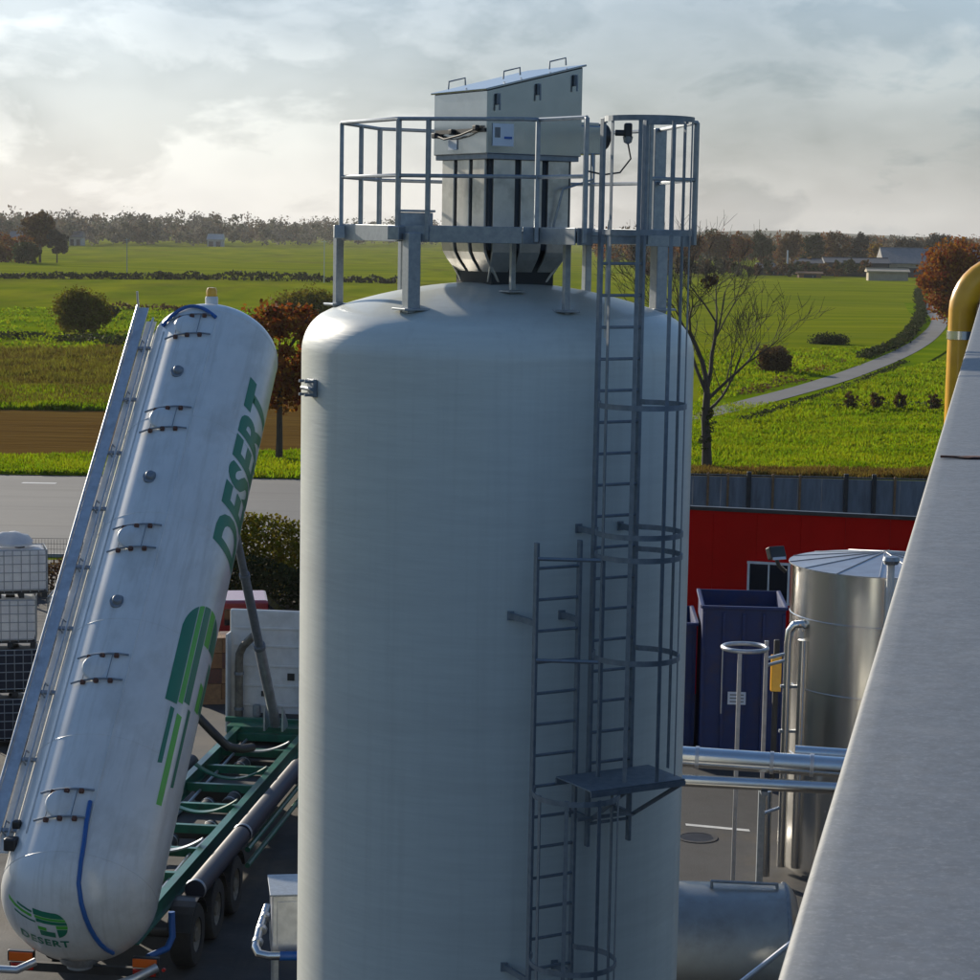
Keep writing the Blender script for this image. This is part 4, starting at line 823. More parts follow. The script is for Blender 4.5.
def on_tank(px, py, off):                           # column px on the tank front
    p = at(px, py, 41.0); x = max(-TKR + 0.02, min(TKR, p.x - tcx.x)); return (x, -math.sqrt(max(0.0, TKR ** 2 - x * x)) - off, p.z)
x1, y1, z1 = on_tank(803, 627, 0.12)
tube('overflow_pipe', [(x1 + 0.12, y1 + 0.10, z1 - 0.22), (x1 + 0.10, y1 + 0.02, z1 - 0.06), (x1 + 0.02, y1 - 0.02, z1), (x1 - 0.12, y1 + 0.0, z1 - 0.02), (x1 - 0.20, y1 + 0.03, z1 - 0.14), (x1 - 0.22, y1 + 0.04, z1 - 0.4), (x1 - 0.22, y1 + 0.04, 0.1)], 0.085, 'steel', stk, 16)
tube('riser_pipe', [(x1 + 0.05, y1 - 0.02, z1 - 0.3), (x1 + 0.05, y1 - 0.02, 0.1)], 0.10, 'steel', stk, 16)
tube('riser_pipe', [(x1 - 0.62, y1 - 0.6, at(770, 800, 40).z), (x1 - 0.62, y1 - 0.6, 0.1)], 0.10, 'steel', stk, 16)
for py in (735, 690): z = at(800, py, 41).z; MB().box((x1 - 0.05, y1 + 0.02, z), (0.6, 0.1, 0.05)).build('pipe_bracket', 'galv_dark', stk)
x2, y2, z2 = on_tank(881, 555, 0.3)
rp = tube('vent_pipe', [(x2, y2, 0.1), (x2, y2, z2)], 0.07, 'white', stk, 14)
MB().lathe([(0.001, 0.14), (0.14, 0.12), (0.16, 0.05), (0.13, -0.02)], 18, Matrix.Translation((x2, y2, z2))).build('vent_cowl', 'galv', rp, smooth=True)
pf = at(776, 553, 41.5)
fl = thing('floodlight', 'small black floodlight mounted at the rim of the steel tank', 'floodlight', pf, rad(30))
MB().box((0, 0, 0), (0.36, 0.14, 0.24), mtx=Matrix.Rotation(rad(-25), 4, 'X')).build('lamp_body', 'black', fl, bevel=0.02)
MB().box((0, -0.08, -0.03), (0.30, 0.02, 0.18), mtx=Matrix.Rotation(rad(-25), 4, 'X')).build('lamp_glass', 'label', fl)
MB().tube([(0.05, 0.1, -0.05), (0.2, 0.16, -0.28), (0.36, 0.16, -0.40)], 0.04, 8).build('lamp_arm', 'black', fl, smooth=True)

# ------------------------------------------------------------------ guard hoop frame, pipes and the lying tank
gp = at(745, 648, 38.0); gh = gp.z
gf = thing('guard_hoop', 'pale steel hoop on two tall posts before the blue container', 'ladder guard', (gp.x, gp.y, 0.006))
MB().tube([(0.39 * math.cos(rad(15 * i)), 0.39 * math.sin(rad(15 * i)), gh) for i in range(24)], 0.04, 8, True).build('hoop', 'alu', gf, smooth=True)
for x, y, h_ in ((-0.13, -0.37, gh), (0.385, 0.06, gh + 0.12)): MB().box((x, y, h_ / 2), (0.07, 0.05, h_)).build('post', 'alu', gf, bevel=0.006)
for z in (gh - 0.32, gh - 0.2, gh - 3.0): tube('tie_bar', [(0.40, 0.06, z), (0.75, 0.5, z)], 0.03, 'alu', gf, 8)
tube('hoop_brace', [(-0.38, 0.08, gh), (-0.38, 0.08, gh - 1.2)], 0.012, 'alu', gf, 6)
YP = 34.5
pa, pb = at(560, 748, YP), at(1010, 779, YP - 1.0)
up_ = thing('process_pipe', 'upper of two horizontal stainless pipes running from silo to parapet', 'pipe', (0, 0, 0), 0, 'stainless pipes between silo and building')
MB().tube([pa, pb], 0.165, 24).build('pipe_run', 'steel', up_, smooth=True)
for px in (700, 775, 815):
    t = (px - 560) / 450; c = pa.lerp(pb, t); d = (pb - pa).normalized(); MB().tube([c - d * 0.03, c + d * 0.03], 0.18, 24).build('pipe_clamp', 'alu', up_, smooth=True)
c = at(795, 752, YP - 0.1); MB().tube([c, c + (pb - pa).normalized() * 2.2], 0.11, 20).build('pipe_run', 'steel', up_, smooth=True)
pa2, pb2 = at(560, 774, YP - 0.3), at(1010, 797, YP - 1.2)
lo_ = thing('process_pipe', 'lower of two horizontal stainless pipes running from silo to parapet', 'pipe', (0, 0, 0), 0, 'stainless pipes between silo and building')
MB().tube([pa2, pb2], 0.10, 20).build('pipe_run', 'steel', lo_, smooth=True)
ps = pa2.lerp(pb2, 0.46); MB().box((ps.x, ps.y + 0.25, (ps.z - 0.08) / 2), (0.1, 0.1, ps.z - 0.08)).build('support_post', 'galv_dark', lo_)
MB().box((ps.x, ps.y + 0.12, ps.z - 0.12), (0.1, 0.5, 0.06)).build('support_arm', 'galv_dark', lo_)
HR_, HY = 1.05, 31.5
htop = at(735, 881, HY); hz = htop.z - HR_ - 0.06
ha, hb = at(560, 878, HY).x, at(796, 886, HY).x
ht = thing('lying_tank', 'horizontal stainless tank lying below the pipes at the bottom edge', 'tank', ((ha + hb) / 2, HY, 0.006), rad(-2))
hl = (hb - ha) / 2
prh = [(0.001, -hl), (0.55, -hl + 0.05), (0.9, -hl + 0.16), (HR_, -hl + 0.32), (HR_, hl - 0.12), (0.98, hl - 0.05), (0.9, hl), (0.001, hl + 0.02)]
MB().lathe(prh, 72, Matrix.Translation((0, 0, hz)) @ Matrix.Rotation(math.pi / 2, 4, 'Y')).build('tank_shell', 'steel_dull', ht, smooth=True)
for x in (-hl * 0.5, hl * 0.6): MB().box((x, 0, (hz - 0.6) / 2), (0.25, 1.5, hz - 0.6)).build('saddle_foot', 'galv_dark', ht)
tube('top_pipe', [(hl - 1.25, -0.1, hz + HR_ - 0.05), (hl - 1.25, -0.1, hz + HR_ + 0.08), (hl - 0.30, -0.1, hz + HR_ + 0.06), (hl - 0.25, -0.1, hz + HR_ - 0.3)], 0.03, 'galv_dark', ht, 8)
MB().lathe([(HR_ + 0.001, -0.03), (HR_ + 0.02, -0.02), (HR_ + 0.02, 0.02), (HR_ + 0.001, 0.03)], 72, Matrix.Translation((hl - 0.16, 0, hz)) @ Matrix.Rotation(math.pi / 2, 4, 'Y')).build('end_band', 'galv_dark', ht, smooth=True)
e0, e1 = at(738, 985, HY - 1.9) , at(800, 936, HY - 1.5)
rod = tag(tube('sloping_handrail', [e0, e1, e1 + Vector((0.9, 0.3, 0.75))], 0.04, 'alu', None, 8), 'thin sloping rail at the bottom edge beside the parapet', 'handrail')
for q in (e0, e1): pp = MB().tube([(q.x, q.y, 0.0), (q.x, q.y, q.z)], 0.03, 8).build('post', 'alu', rod, smooth=True)
dc = gnd(697, 838)
dr = thing('drain_cover', 'round dark drain cover in the yard right of the silo', 'drain', (dc.x, dc.y, 0.008))
MB().lathe([(0.42, 0.0), (0.42, 0.012), (0.34, 0.014), (0.34, 0.008)], 28).build('cover_frame', 'dark', dr); MB().lathe([(0.34, 0.008), (0.001, 0.010)], 28).build('cover_plate', 'black', dr)
la, lb_ = gnd(686, 826), gnd(750, 832)
q = MB().add([(la.x, la.y, 0.011), (lb_.x, lb_.y, 0.011), (lb_.x, lb_.y + 0.16, 0.011), (la.x, la.y + 0.16, 0.011)], [(0, 1, 2, 3)]).build('yard_marking', 'paint'); q['kind'] = 'structure'

# ------------------------------------------------------------------ the building the camera stands on: parapet coping at the right edge
ZP = 11.30
c0, c1 = gnd(775, 980, ZP), gnd(979.5, 304, ZP); cdv = (c1 - c0).normalized(); CA = math.atan2(cdv.y, cdv.x); cnr = Vector((cdv.y, -cdv.x, 0))   # cnr points onto the roof
org = c0 - cdv * c0.dot(cdv); org.z = 0
bld = thing('roof_building', 'flat roofed building with wide grey metal parapet coping in the foreground', 'building', org, CA)
def cs(px, py): return (gnd(px, py, ZP) - org).dot(cdv)
J = cs(950, 459)
CW = 0.62
WL0, WL1 = -6.0, 36.0
MB().box(((WL0 + WL1) / 2, -6.06, (ZP - 0.7) / 2), (WL1 - WL0 - 0.02, 12.0, ZP - 0.7)).build('wall', 'render_wall', bld)
MB().box(((WL0 + WL1) / 2, -0.06 - (CW - 0.1) / 2, ZP - 0.36), (WL1 - WL0 - 0.04, CW - 0.12, 0.68)).build('parapet', 'render_wall', bld)
MB().box(((WL0 + WL1) / 2, -6.5, ZP - 0.695), (WL1 - WL0 - 0.3, 11.2, 0.02)).build('roof_surface', 'asphalt', bld)
sec = [(-CW + 0.0, -0.10), (-CW, 0.012), (-CW + 0.02, 0.020), (-0.05, 0.0), (-0.014, -0.001), (-0.004, -0.007), (0.0, -0.016), (0.0, -0.16), (0.018, -0.178), (0.014, -0.182), (-0.006, -0.165), (-0.006, -0.03), (-0.05, -0.012), (-CW + 0.02, 0.006), (-CW + 0.006, -0.10)]
edges_ = [WL0, J - 0.006, J + 6.0, J + 12.0, J + 18.0, WL1]
edges_ = sorted(e for e in edges_ if WL0 <= e <= WL1)
for i in range(len(edges_) - 1):
    q = MB(); n = len(sec); s0, s1 = edges_[i] + 0.003, edges_[i + 1] - 0.003; m_ = max(2, int((s1 - s0) / 0.25))
    for k in range(m_ + 1):
        s = s0 + (s1 - s0) * k / m_
        for y, z in sec: q.v.append((s, y, ZP + z + 0.0022 * mnoise.noise(Vector((s * 1.3, y * 4, 1.7)))))
    for k in range(m_):
        for j in range(n): q.f.append((k * n + j, k * n + (j + 1) % n, (k + 1) * n + (j + 1) % n, (k + 1) * n + j))
    q.f += [tuple(range(n)), tuple(range(m_ * n + n - 1, m_ * n - 1, -1))]
    q.build('coping_sheet', 'coping', bld, smooth=True)
MB().box((J, -CW / 2, ZP + 0.009), (0.012, CW - 0.06, 0.010)).build('coping_joint', 'rust', bld)
jr = MB().lathe([(0.001, 0.012), (0.06, 0.010), (0.09, 0.0)], 12)
for i, v in enumerate(jr.v): jr.v[i] = (J + v[0] * 0.35 + 0.01 * mnoise.noise(Vector(v) * 40), -0.21 + v[1] * 1.5, ZP + 0.010 + v[2] * 0.5)
jr.build('moss', 'rust', bld)
# yellow gooseneck pipe on the outer face
YY = 32.0
py0 = at(959, 400, YY); prr = 14.0 / F * YY
ypo = thing('yellow_pipe', 'yellow painted gooseneck pipe with steel clamp above the coping', 'pipe', (py0.x, py0.y, 0.0))
zb_ = at(962, 268, YY).z; rb = 0.62
pp = [(0, 0, 0.2), (0, 0, zb_ - rb)] + [(rb - rb * math.cos(rad(a)), 0.0, zb_ - rb + rb * math.sin(rad(a))) for a in range(10, 91, 10)] + [(3.0, 0, zb_)]
roll_c = [(p[0] + 0.0, p[1], p[2]) for p in pp]
MB().tube(roll_c, prr, 28).build('pipe_run', 'yellow', ypo, smooth=True)
zc_ = at(960, 335, YY).z
MB().tube([(0, 0, zc_ - 0.06), (0, 0, zc_ + 0.06)], prr + 0.015, 28).build('clamp_ring', 'steel', ypo, smooth=True)
MB().box((prr + 0.03, 0.0, zc_), (0.08, 0.03, 0.04)).build('clamp_lug', 'steel', ypo, bevel=0.004)
tube('cable', [(prr + 0.10, -0.1, zc_ - 0.1), (prr + 0.03, -0.15, zc_ + 0.15), (prr + 0.08, -0.15, zc_ + 0.4), (prr + 0.5, -0.1, zc_ + 0.55)], 0.012, 'alu', ypo, 6)

# ------------------------------------------------------------------ vegetation
import numpy as np
def leaf_quads(P, size, rng, flat=0.0):
    n = len(P); a = rng.normal(size=(n, 3)); a[:, 2] *= (1 - flat); a /= np.linalg.norm(a, axis=1)[:, None]
    b = rng.normal(size=(n, 3)); b -= a * (a * b).sum(1)[:, None]; b /= np.linalg.norm(b, axis=1)[:, None]
    s = size * rng.uniform(0.6, 1.35, size=(n, 1)); a = a * s; b = b * s * 0.62
    V = np.stack([P - a, P + b * 0.9, P + a, P - b], 1).reshape(-1, 3)
    return V.tolist(), [(4 * i, 4 * i + 1, 4 * i + 2, 4 * i + 3) for i in range(n)]
def leaf_mesh(name, P, size, rng, m, flat=0.0):
    v, f = leaf_quads(np.asarray(P), size, rng, flat); me = bpy.data.meshes.new(name); me.from_pydata(v, [], f); me.materials.append(MT[m]); return me
def crown_points(rng, c, rx, ry, rz, nb, per, br):
    out = []
    for _ in range(nb):
        d = rng.normal(size=3); d /= np.linalg.norm(d); k = rng.uniform(0.25, 1.0) ** 0.6
        o = np.array(c) + d * k * np.array([rx, ry, rz]) * 0.86; r = br * rng.uniform(0.45, 1.45)
        q = rng.normal(size=(per, 3)); q /= np.linalg.norm(q, axis=1)[:, None]; q *= (rng.uniform(0, 1, size=(per, 1)) ** 0.45) * r * np.array([1, 1, 0.8]); out.append(o + q)
    P = np.concatenate(out); return P[P[:, 2] > 0.05]
def tree(name, label, cat, base, h, rx, m, seed, crown_h=None, nb=26, per=60, size=0.4, trunk=None, group=None, lean=0.0, low=None):
    rng = np.random.default_rng(seed); root = thing(name, label, cat, base, 0, group)
    crown_h = crown_h or h * 0.7; rz = crown_h / 2; cz = h - rz
    P = crown_points(rng, (lean, 0, cz), rx, rx * 0.9, rz, nb, per, rx * 0.30)
    link('crown', leaf_mesh('crown', P, size, rng, m), root)
    tr_ = trunk or h * 0.02; q = MB().tube([(0, 0, -0.2), (0.02, 0, h * 0.15), (lean * 0.5, 0.05, cz - rz * 0.4), (lean, 0, cz + rz * 0.4)], [tr_ * 1.25, tr_, tr_ * 0.75, tr_ * 0.25], 8)
    for k in range(7):
        a = rng.uniform(0, 6.28); z0 = cz - rz * rng.uniform(0.1, 0.7); e = (lean + math.cos(a) * rx * 0.7, math.sin(a) * rx * 0.65, z0 + rz * rng.uniform(0.4, 0.9))
        q.tube([(lean * 0.5, 0, z0), ((lean + e[0]) / 2, e[1] / 2, (z0 + e[2]) / 2 + 0.1), e], [tr_ * 0.5, tr_ * 0.32, tr_ * 0.1], 5)
    q.build('trunk', 'bark', root, smooth=True)
    return root
def gp_(px, py): p = gnd(px, py); return Vector((p.x, p.y, terr(p.x, p.y)))
def bush(name, label, px, py, rx, h, m, seed, size=0.28, nb=40, per=70, group=None, cat='bush'):
    rng = np.random.default_rng(seed); b = gp_(px, py); root = thing(name, label, cat, b, 0, group)
    P = crown_points(rng, (0, 0, h * 0.46), rx, rx * 0.9, h * 0.54, nb, per, rx * 0.30)
    link('foliage', leaf_mesh('foliage', P, size, rng, m), root)
    q = MB()
    for k in range(5):
        a = k * 1.26; q.tube([(0.15 * math.cos(a), 0.15 * math.sin(a), -0.1), (rx * 0.35 * math.cos(a), rx * 0.35 * math.sin(a), h * 0.6)], [0.10, 0.03], 5)
    q.build('stems', 'bark', root, smooth=True); return root
bush('round_bush', 'large round olive-green bush standing in the left field', 82, 332, 3.5, 5.2, 'lf_olive', 11, 0.15, 170, 130)
bush('small_bush', 'small dark bush close beside the large round olive bush', 113, 316, 1.4, 2.2, 'lf_dark', 12, 0.25, 14, 50)
bush('yellowing_bush', 'yellow-green bush between tanker end and silo', 306, 330, 4.3, 5.8, 'lf_olive', 13, 0.17, 120, 120)
bush('brown_bush', 'low brown domed bush on the lawn beside the lane', 775, 373, 1.75, 2.5, 'lf_brown', 14, 0.11, 90, 90)
bush('low_shrub', 'flat dark shrub in the middle of the right field', 829, 343, 2.3, 1.0, 'lf_dark', 15, 0.14, 40, 70)
tree('rust_tree', 'rust-red leaved tree between the tanker and the silo', 'tree', gp_(279, 460), 8.6, 2.9, 'lf_rust', 21, 6.2, 60, 110, 0.17, 0.17)
tree('round_rust_tree', 'big round rust-brown tree behind the yellow pipe', 'tree', gp_(957, 333), 12.4, 5.6, 'lf_rust', 22, 11.3, 110, 120, 0.26, 0.3)
tree('field_tree', 'tall dark bare-topped tree at the far left edge', 'tree', gp_(40, 262), 16.5, 6.4, 'lf_brown', 23, 13.5, 60, 60, 0.5, 0.35)
tree('field_tree', 'lower olive tree just right of the far left tall tree', 'tree', gp_(57, 263), 10.5, 3.6, 'lf_grey', 24, 8, 30, 50, 0.5, 0.2)
bush('yellow_thicket', 'orange-yellow thicket at the far left edge below the tall tree', 8, 264, 8.0, 9.5, 'lf_orange', 25, 0.5, 50, 60)
bush('dark_thicket', 'dark thicket between orange thicket and tall tree at far left', 28, 266, 5.0, 6.5, 'lf_dark', 26, 0.5, 36, 60)
# line of autumn trees on the right, before the farm
RTL = [(692, 274, 13, 5.2, 'lf_orange', 'orange-brown tree nearest the silo in the right tree line'), (716, 273, 14, 5.5, 'lf_brown', 'brown tree behind the bare tree in the right tree line'),
       (738, 273, 13.5, 5.0, 'lf_orange', 'rust-tinted tree second right of the bare tree'), (761, 272, 15.0, 5.2, 'lf_dark', 'dark green tall tree in the right tree line left of the white pole'),
       (789, 272, 14.6, 5.0, 'lf_brown', 'reddish tree directly above the white pole'), (812, 273, 14.0, 4.4, 'lf_dark', 'dark rounded tree right of the white pole'),
       (836, 273, 15.2, 5.2, 'lf_brown', 'reddish bare-looking tree above the dark barns'), (858, 273, 14.2, 4.4, 'lf_grey', 'greyish thin tree above the right dark barn'),
       (878, 274, 11.0, 4.4, 'lf_yellow', 'yellow-leaved tree left of the grey barn roof'), (908, 276, 13.5, 6.0, 'lf_grey', 'pale grey tree behind the grey barn roof'),
       (938, 277, 15.5, 6.2, 'lf_grey', 'broad pale tree behind the barn, left of the round rust tree'), (962, 277, 14.5, 6.5, 'lf_orange', 'yellowish tree above the round rust tree')]
for i, (px, py, h, rx, m, lb) in enumerate(RTL): tree('autumn_tree', lb, 'tree', gp_(px, py - 2.5), h, rx, m, 40 + i, h * 0.85, 60, 60, 0.38, 0.28, 'trees in the right tree line')
def wood(name, label, px0, px1, py, dy, hmin, hmax, n, mats, seed, size=0.9, per=70):
    """a far wood: many crowns that read as one mass"""
    rng = np.random.default_rng(seed)
    for mi, m in enumerate(mats):
        Ps = []
        for k in range(n // len(mats)):
            b = gp_(rng.uniform(px0, px1), py - rng.uniform(0, dy)); h = rng.uniform(hmin, hmax); r = h * rng.uniform(0.28, 0.45)
            P = crown_points(rng, (b.x, b.y, h * 0.52), r, r, h * 0.5, 7, per // 7, r * 0.5); Ps.append(P)
        o = link(name, leaf_mesh(name, np.concatenate(Ps), size, rng, m)); o['kind'] = 'stuff'; o['label'] = label[mi]; o['category'] = 'wood'
wood('far_wood', ['grey-brown far wood along the left horizon', 'dark far wood along the left horizon', 'brownish far wood along the left horizon'], -60, 440, 246, 4.0, 11, 21, 480, ['lf_hazed_grey', 'lf_hazed_green', 'lf_hazed_brown'], 61, 0.9, 154)
wood('far_wood', ['rust-brown far wood behind the right field', 'dark far wood behind the right field', 'grey far wood behind the right field'], 600, 1010, 266, 9.0, 9, 15, 420, ['lf_orange', 'lf_hazed_green', 'lf_hazed_brown'], 62, 0.65, 140)
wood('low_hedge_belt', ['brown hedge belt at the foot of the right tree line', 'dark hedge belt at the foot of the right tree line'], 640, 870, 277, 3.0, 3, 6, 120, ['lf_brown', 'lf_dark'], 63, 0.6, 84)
def hedge(name, label, pts, h, wd, m, seed, dens=26, size=0.16, cat='hedge', gap=0.0):
    rng = np.random.default_rng(seed); Ps = []
    for a, b in zip(pts[:-1], pts[1:]):
        a, b = Vector(a), Vector(b); L_ = (b - a).length; n = int(L_ * dens * h * wd) + 20
        t = rng.uniform(0, 1, n); x = a.x + (b.x - a.x) * t; y = a.y + (b.y - a.y) * t
        d = (b - a).normalized(); off = rng.normal(size=n) * wd * 0.32; x += -d.y * off; y += d.x * off
        top = np.array([h * (0.72 + 0.5 * mnoise.noise(Vector((xx * 0.6 / max(h, 0.6), yy * 0.6 / max(h, .6), seed)))) for xx, yy in zip(x, y)])
        keep = np.array([mnoise.noise(Vector((xx * 0.13, yy * 0.13, seed + 9.0))) > -1 + gap for xx, yy in zip(x, y)])
        z = rng.uniform(0.02, 1, n) ** 0.8 * top * (1 - 0.3 * (off / wd) ** 2); base = np.array([terr(xx, yy) for xx, yy in zip(x, y)])
        Ps.append(np.stack([x, y, z + base], 1)[keep])
    P = np.concatenate(Ps); c = Vector(pts[len(pts) // 2]); P = P - np.array([c.x, c.y, 0.0])
    return tag(link(name, leaf_mesh(name, P, size, rng, m), None, (c.x, c.y, 0)), label, cat)
hedge('field_hedge', 'long low dark hedge across the left fields behind the round bush', [gnd(-160, 275), gnd(60, 278), gnd(200, 280), gnd(420, 284)], 1.9, 2.2, 'lf_dark', 71, 5, 0.5)
hedge('field_hedge', 'short dark hedge right of the round olive bush', [gnd(104, 306), gnd(150, 307), gnd(200, 308)], 1.3, 1.4, 'lf_brown', 72, 9, 0.3)
hedge('ditch_hedge', 'dark broken ditch hedge below the round bush', [gnd(-60, 334), gnd(40, 337), gnd(135, 344)], 1.0, 3.4, 'lf_dark', 73, 10, 0.24, gap=0.85)
hedge('ditch_hedge', 'second dark ditch growth nearer the rough brown ground', [gnd(-60, 346), gnd(60, 345), gnd(140, 352)], 0.7, 3.4, 'lf_brown', 74, 10, 0.22, gap=0.95)
hedge('lane_hedge', 'dark clipped hedge along the lower side of the curving lane', [gnd(742, 421), gnd(775, 411), gnd(810, 400), gnd(845, 389), gnd(880, 374), gnd(905, 362)], 0.5, 0.7, 'lf_dark', 75, 70, 0.11)
hedge('lane_hedge', 'hedge along the upper side of the lane from the bare tree', [gnd(716, 398), gnd(745, 394), gnd(775, 385), gnd(800, 380)], 0.4, 2.0, 'lf_brown', 76, 24, 0.13, gap=0.8)
hedge('lane_hedge', 'curved hedge between the right field and the lane up to the rust tree', [gnd(862, 359), gnd(893, 347), gnd(908, 336), gnd(918, 322), gnd(922, 308), gnd(918, 292)], 1.1, 1.2, 'lf_dark', 77, 30, 0.2)
fr_ = hedge('field_rushes', 'ragged grass strip across the right field above the lane', [gnd(745, 391), gnd(800, 376), gnd(850, 362)], 0.5, 1.5, 'lf_olive', 78, 12, 0.2, gap=0.9); fr_['kind'] = 'stuff'
for i, px in enumerate((850, 876, 900, 933)):
    bush('young_tree', ['leftmost small brown young tree in the row on the near lawn', 'second small brown young tree in the row on the near lawn', 'third small brown young tree in the row on the near lawn', 'rightmost small brown young tree in the row beside the yellow pipe'][i], px, 409, 0.6, 1.5, 'lf_brown', 80 + i, 0.07, 30, 40, 'young trees in a row on the lawn', 'tree')
hedge('tree_row_shade', 'low dark leaf strip standing in for shade under the row of young trees', [gnd(820, 408), gnd(880, 407), gnd(950, 406)], 0.55, 0.9, 'lf_dark', 84, 36, 0.14)  # dark leaves put where the young trees' shade lies on the lawn
hedge('yard_hedge', 'tall dark hedge behind the truck cab along the yard edge', [(-9.8, 71.5, 0), (-4, 71.8, 0), (3.5, 72.4, 0)], 3.1, 1.8, 'lf_olive', 85, 420, 0.075)
hedge('yard_hedge', 'dark leaf layer standing for the shaded lower part of the tall hedge behind the truck cab', [(-9.0, 69.6, 0), (-4, 69.9, 0), (2.5, 70.4, 0)], 2.0, 1.2, 'lf_dark', 86, 420, 0.08)  # shade on the hedge's lower part, made as a darker front layer
hedge('yard_hedge', 'brown hedge behind the wire fence at the left edge', [(-21, 72.4, 0), (-15.5, 72.2, 0), (-10.4, 72, 0)], 2.1, 1.3, 'lf_brown', 87, 220, 0.07)

# bare tree right of the silo
random.seed(7)
bt = gp_(706, 469); btr = thing('bare_tree', 'tall leafless tree standing right of the silo before the lane', 'tree', bt)
tw = MB(); trunk = MB()
def grow(p, d, ln, r, depth, mb):
    pts = [p]; rs = [r]; q = p.copy(); dd = d.copy(); k = 4
    for i in range(k):
        dd = (dd + Vector((random.uniform(-.16, .16), random.uniform(-.16, .16), random.uniform(-.06, .16)))).normalized(); q = q + dd * (ln / k); pts.append(q.copy()); rs.append(r * (1 - 0.42 * (i + 1) / k))
    mb.tube(pts, rs, 7 if depth < 2 else (5 if depth < 3 else 3), caps=False)
    if depth >= 5: return
    nb = (3, 4, 4, 3, 3)[depth]
    for j in range(nb):
        a = random.uniform(0, 6.28); sp = random.uniform(0.3, 0.8)
        o = dd.orthogonal().normalized(); o = Matrix.Rotation(a, 3, dd) @ o
        nd = (dd * math.cos(sp) + o * math.sin(sp) + Vector((0, 0, 0.12))).normalized()
        src = pts[-1] if j == 0 else pts[random.choice((2, 3, 4))]
        grow(src.copy(), nd, ln * random.uniform(0.62, 0.82), max(rs[-1] * random.uniform(0.6, 0.8), 0.012), depth + 1, tw)
tp = [Vector((0.05, 0, -0.2)), Vector((0.0, 0, 1.2)), Vector((-0.12, 0, 2.6)), Vector((-0.05, 0, 4.0))]
trunk.tube(tp, [0.30, 0.24, 0.21, 0.19], 10)
grow(tp[-1], Vector((-0.08, 0.1, 1)).normalized(), 3.3, 0.16, 0, tw)
grow(tp[-1] - Vector((0, 0, 0.4)), Vector((0.75, -0.1, 0.8)).normalized(), 2.8, 0.10, 1, tw)
grow(tp[-1] - Vector((0, 0, 1.0)), Vector((0.95, 0.2, 0.7)).normalized(), 2.5, 0.09, 1, tw)
grow(tp[-1] - Vector((0, 0, 0.2)), Vector((-0.6, -0.2, 0.9)).normalized(), 3.2, 0.11, 1, tw)
grow(tp[-1] + Vector((0, 0, 0.3)), Vector((0.3, 0.3, 1)).normalized(), 3.4, 0.13, 1, tw)
trunk.build('trunk', 'bark', btr, smooth=True); tw.build('branches', 'bark', btr, smooth=True)
rng = np.random.default_rng(90)
for c_, r_ in (((-0.1, 0, 9.8), 0.42),):
    P = crown_points(rng, c_, r_, r_, r_, 14, 30, r_ * 0.4); link('mistletoe', leaf_mesh('mistletoe', P, 0.08, rng, 'lf_brown'), btr)
P = crown_points(rng, (0.0, 0, 2.2), 0.35, 0.35, 1.7, 20, 24, 0.22); link('ivy', leaf_mesh('ivy', P, 0.09, rng, 'lf_dark'), btr)

# grass blades that nobody could count
def tufts(name, label, poly, n, hmin, hmax, m, seed, wd=0.035):
    rng = np.random.default_rng(seed); A = [gnd(*p) for p in poly]; v = []; f = []
    u, t = rng.uniform(0, 1, n), rng.uniform(0, 1, n) ** 1.15
    for a, b in zip(u, t):
        p = (A[0].lerp(A[1], a)).lerp(A[3].lerp(A[2], a), b)
        if mnoise.noise(Vector((p.x * 0.25, p.y * 0.12, seed))) < rng.uniform(-0.9, 0.1): continue
        z = terr(p.x, p.y) + 0.04; h = rng.uniform(hmin, hmax) * (1 + 0.5 * mnoise.noise(Vector((p.x * 0.4, p.y * 0.2, 3.0))))
        for k in range(3):
            an = rng.uniform(0, 6.28); dx, dy = math.cos(an), math.sin(an); lx, ly = rng.uniform(-.5, .5) * h, rng.uniform(-.5, .5) * h; ox, oy = rng.uniform(-.12, .12, 2); i = len(v); w_ = wd * (1 + p.y / 200)
            v += [(p.x + ox - dx * w_, p.y + oy - dy * w_, z), (p.x + ox + dx * w_, p.y + oy + dy * w_, z), (p.x + ox + lx, p.y + oy + ly, z + h)]; f.append((i, i + 1, i + 2))
    me = bpy.data.meshes.new(name); me.from_pydata(v, [], f); me.materials.append(MT[m]); o = link(name, me); o['kind'] = 'stuff'; o['label'] = label; o['category'] = 'grass'
tufts('meadow_grass', 'bright green grass of the near right meadow', [(660, 469), (985, 473), (985, 400), (660, 404)], 22000, 0.10, 0.26, 'blade', 1)
tufts('dry_grass', 'dry orange grass along the right road verge', [(600, 476), (985, 480.5), (985, 473), (600, 469)], 5000, 0.15, 0.35, 'blade_dry', 2)
tufts('verge_grass', 'bright green grass along the left road verge', [(-20, 474), (330, 480), (330, 452), (-20, 458)], 9000, 0.12, 0.3, 'blade', 3)
tufts('scrub_grass', 'tangled brown scrub grass on the rough left ground', [(-30, 408), (150, 410), (150, 350), (-30, 350)], 16000, 0.25, 0.7, 'blade_olive', 4, 0.07)
tufts('lane_side_grass', 'rough tufted grass between the bare tree and the curving lane', [(700, 405), (860, 366), (880, 346), (700, 352)], 5000, 0.12, 0.35, 'blade', 6, 0.05)
tufts('slope_grass', 'rough tufted grass between the curving lane and the near meadow', [(745, 424), (985, 404), (985, 348), (880, 376)], 9000, 0.15, 0.4, 'blade', 7, 0.05)
tufts('pasture_tufts', 'scattered tussocks on the left pasture around the round bush', [(-30, 350), (330, 352), (330, 306), (-30, 304)], 3500, 0.15, 0.4, 'blade', 8, 0.08)
tufts('yellow_scrub', 'yellow-green scrub grass above the ploughed field', [(-30, 410), (150, 412), (150, 392), (-30, 388)], 6000, 0.3, 0.6, 'blade', 5, 0.06)

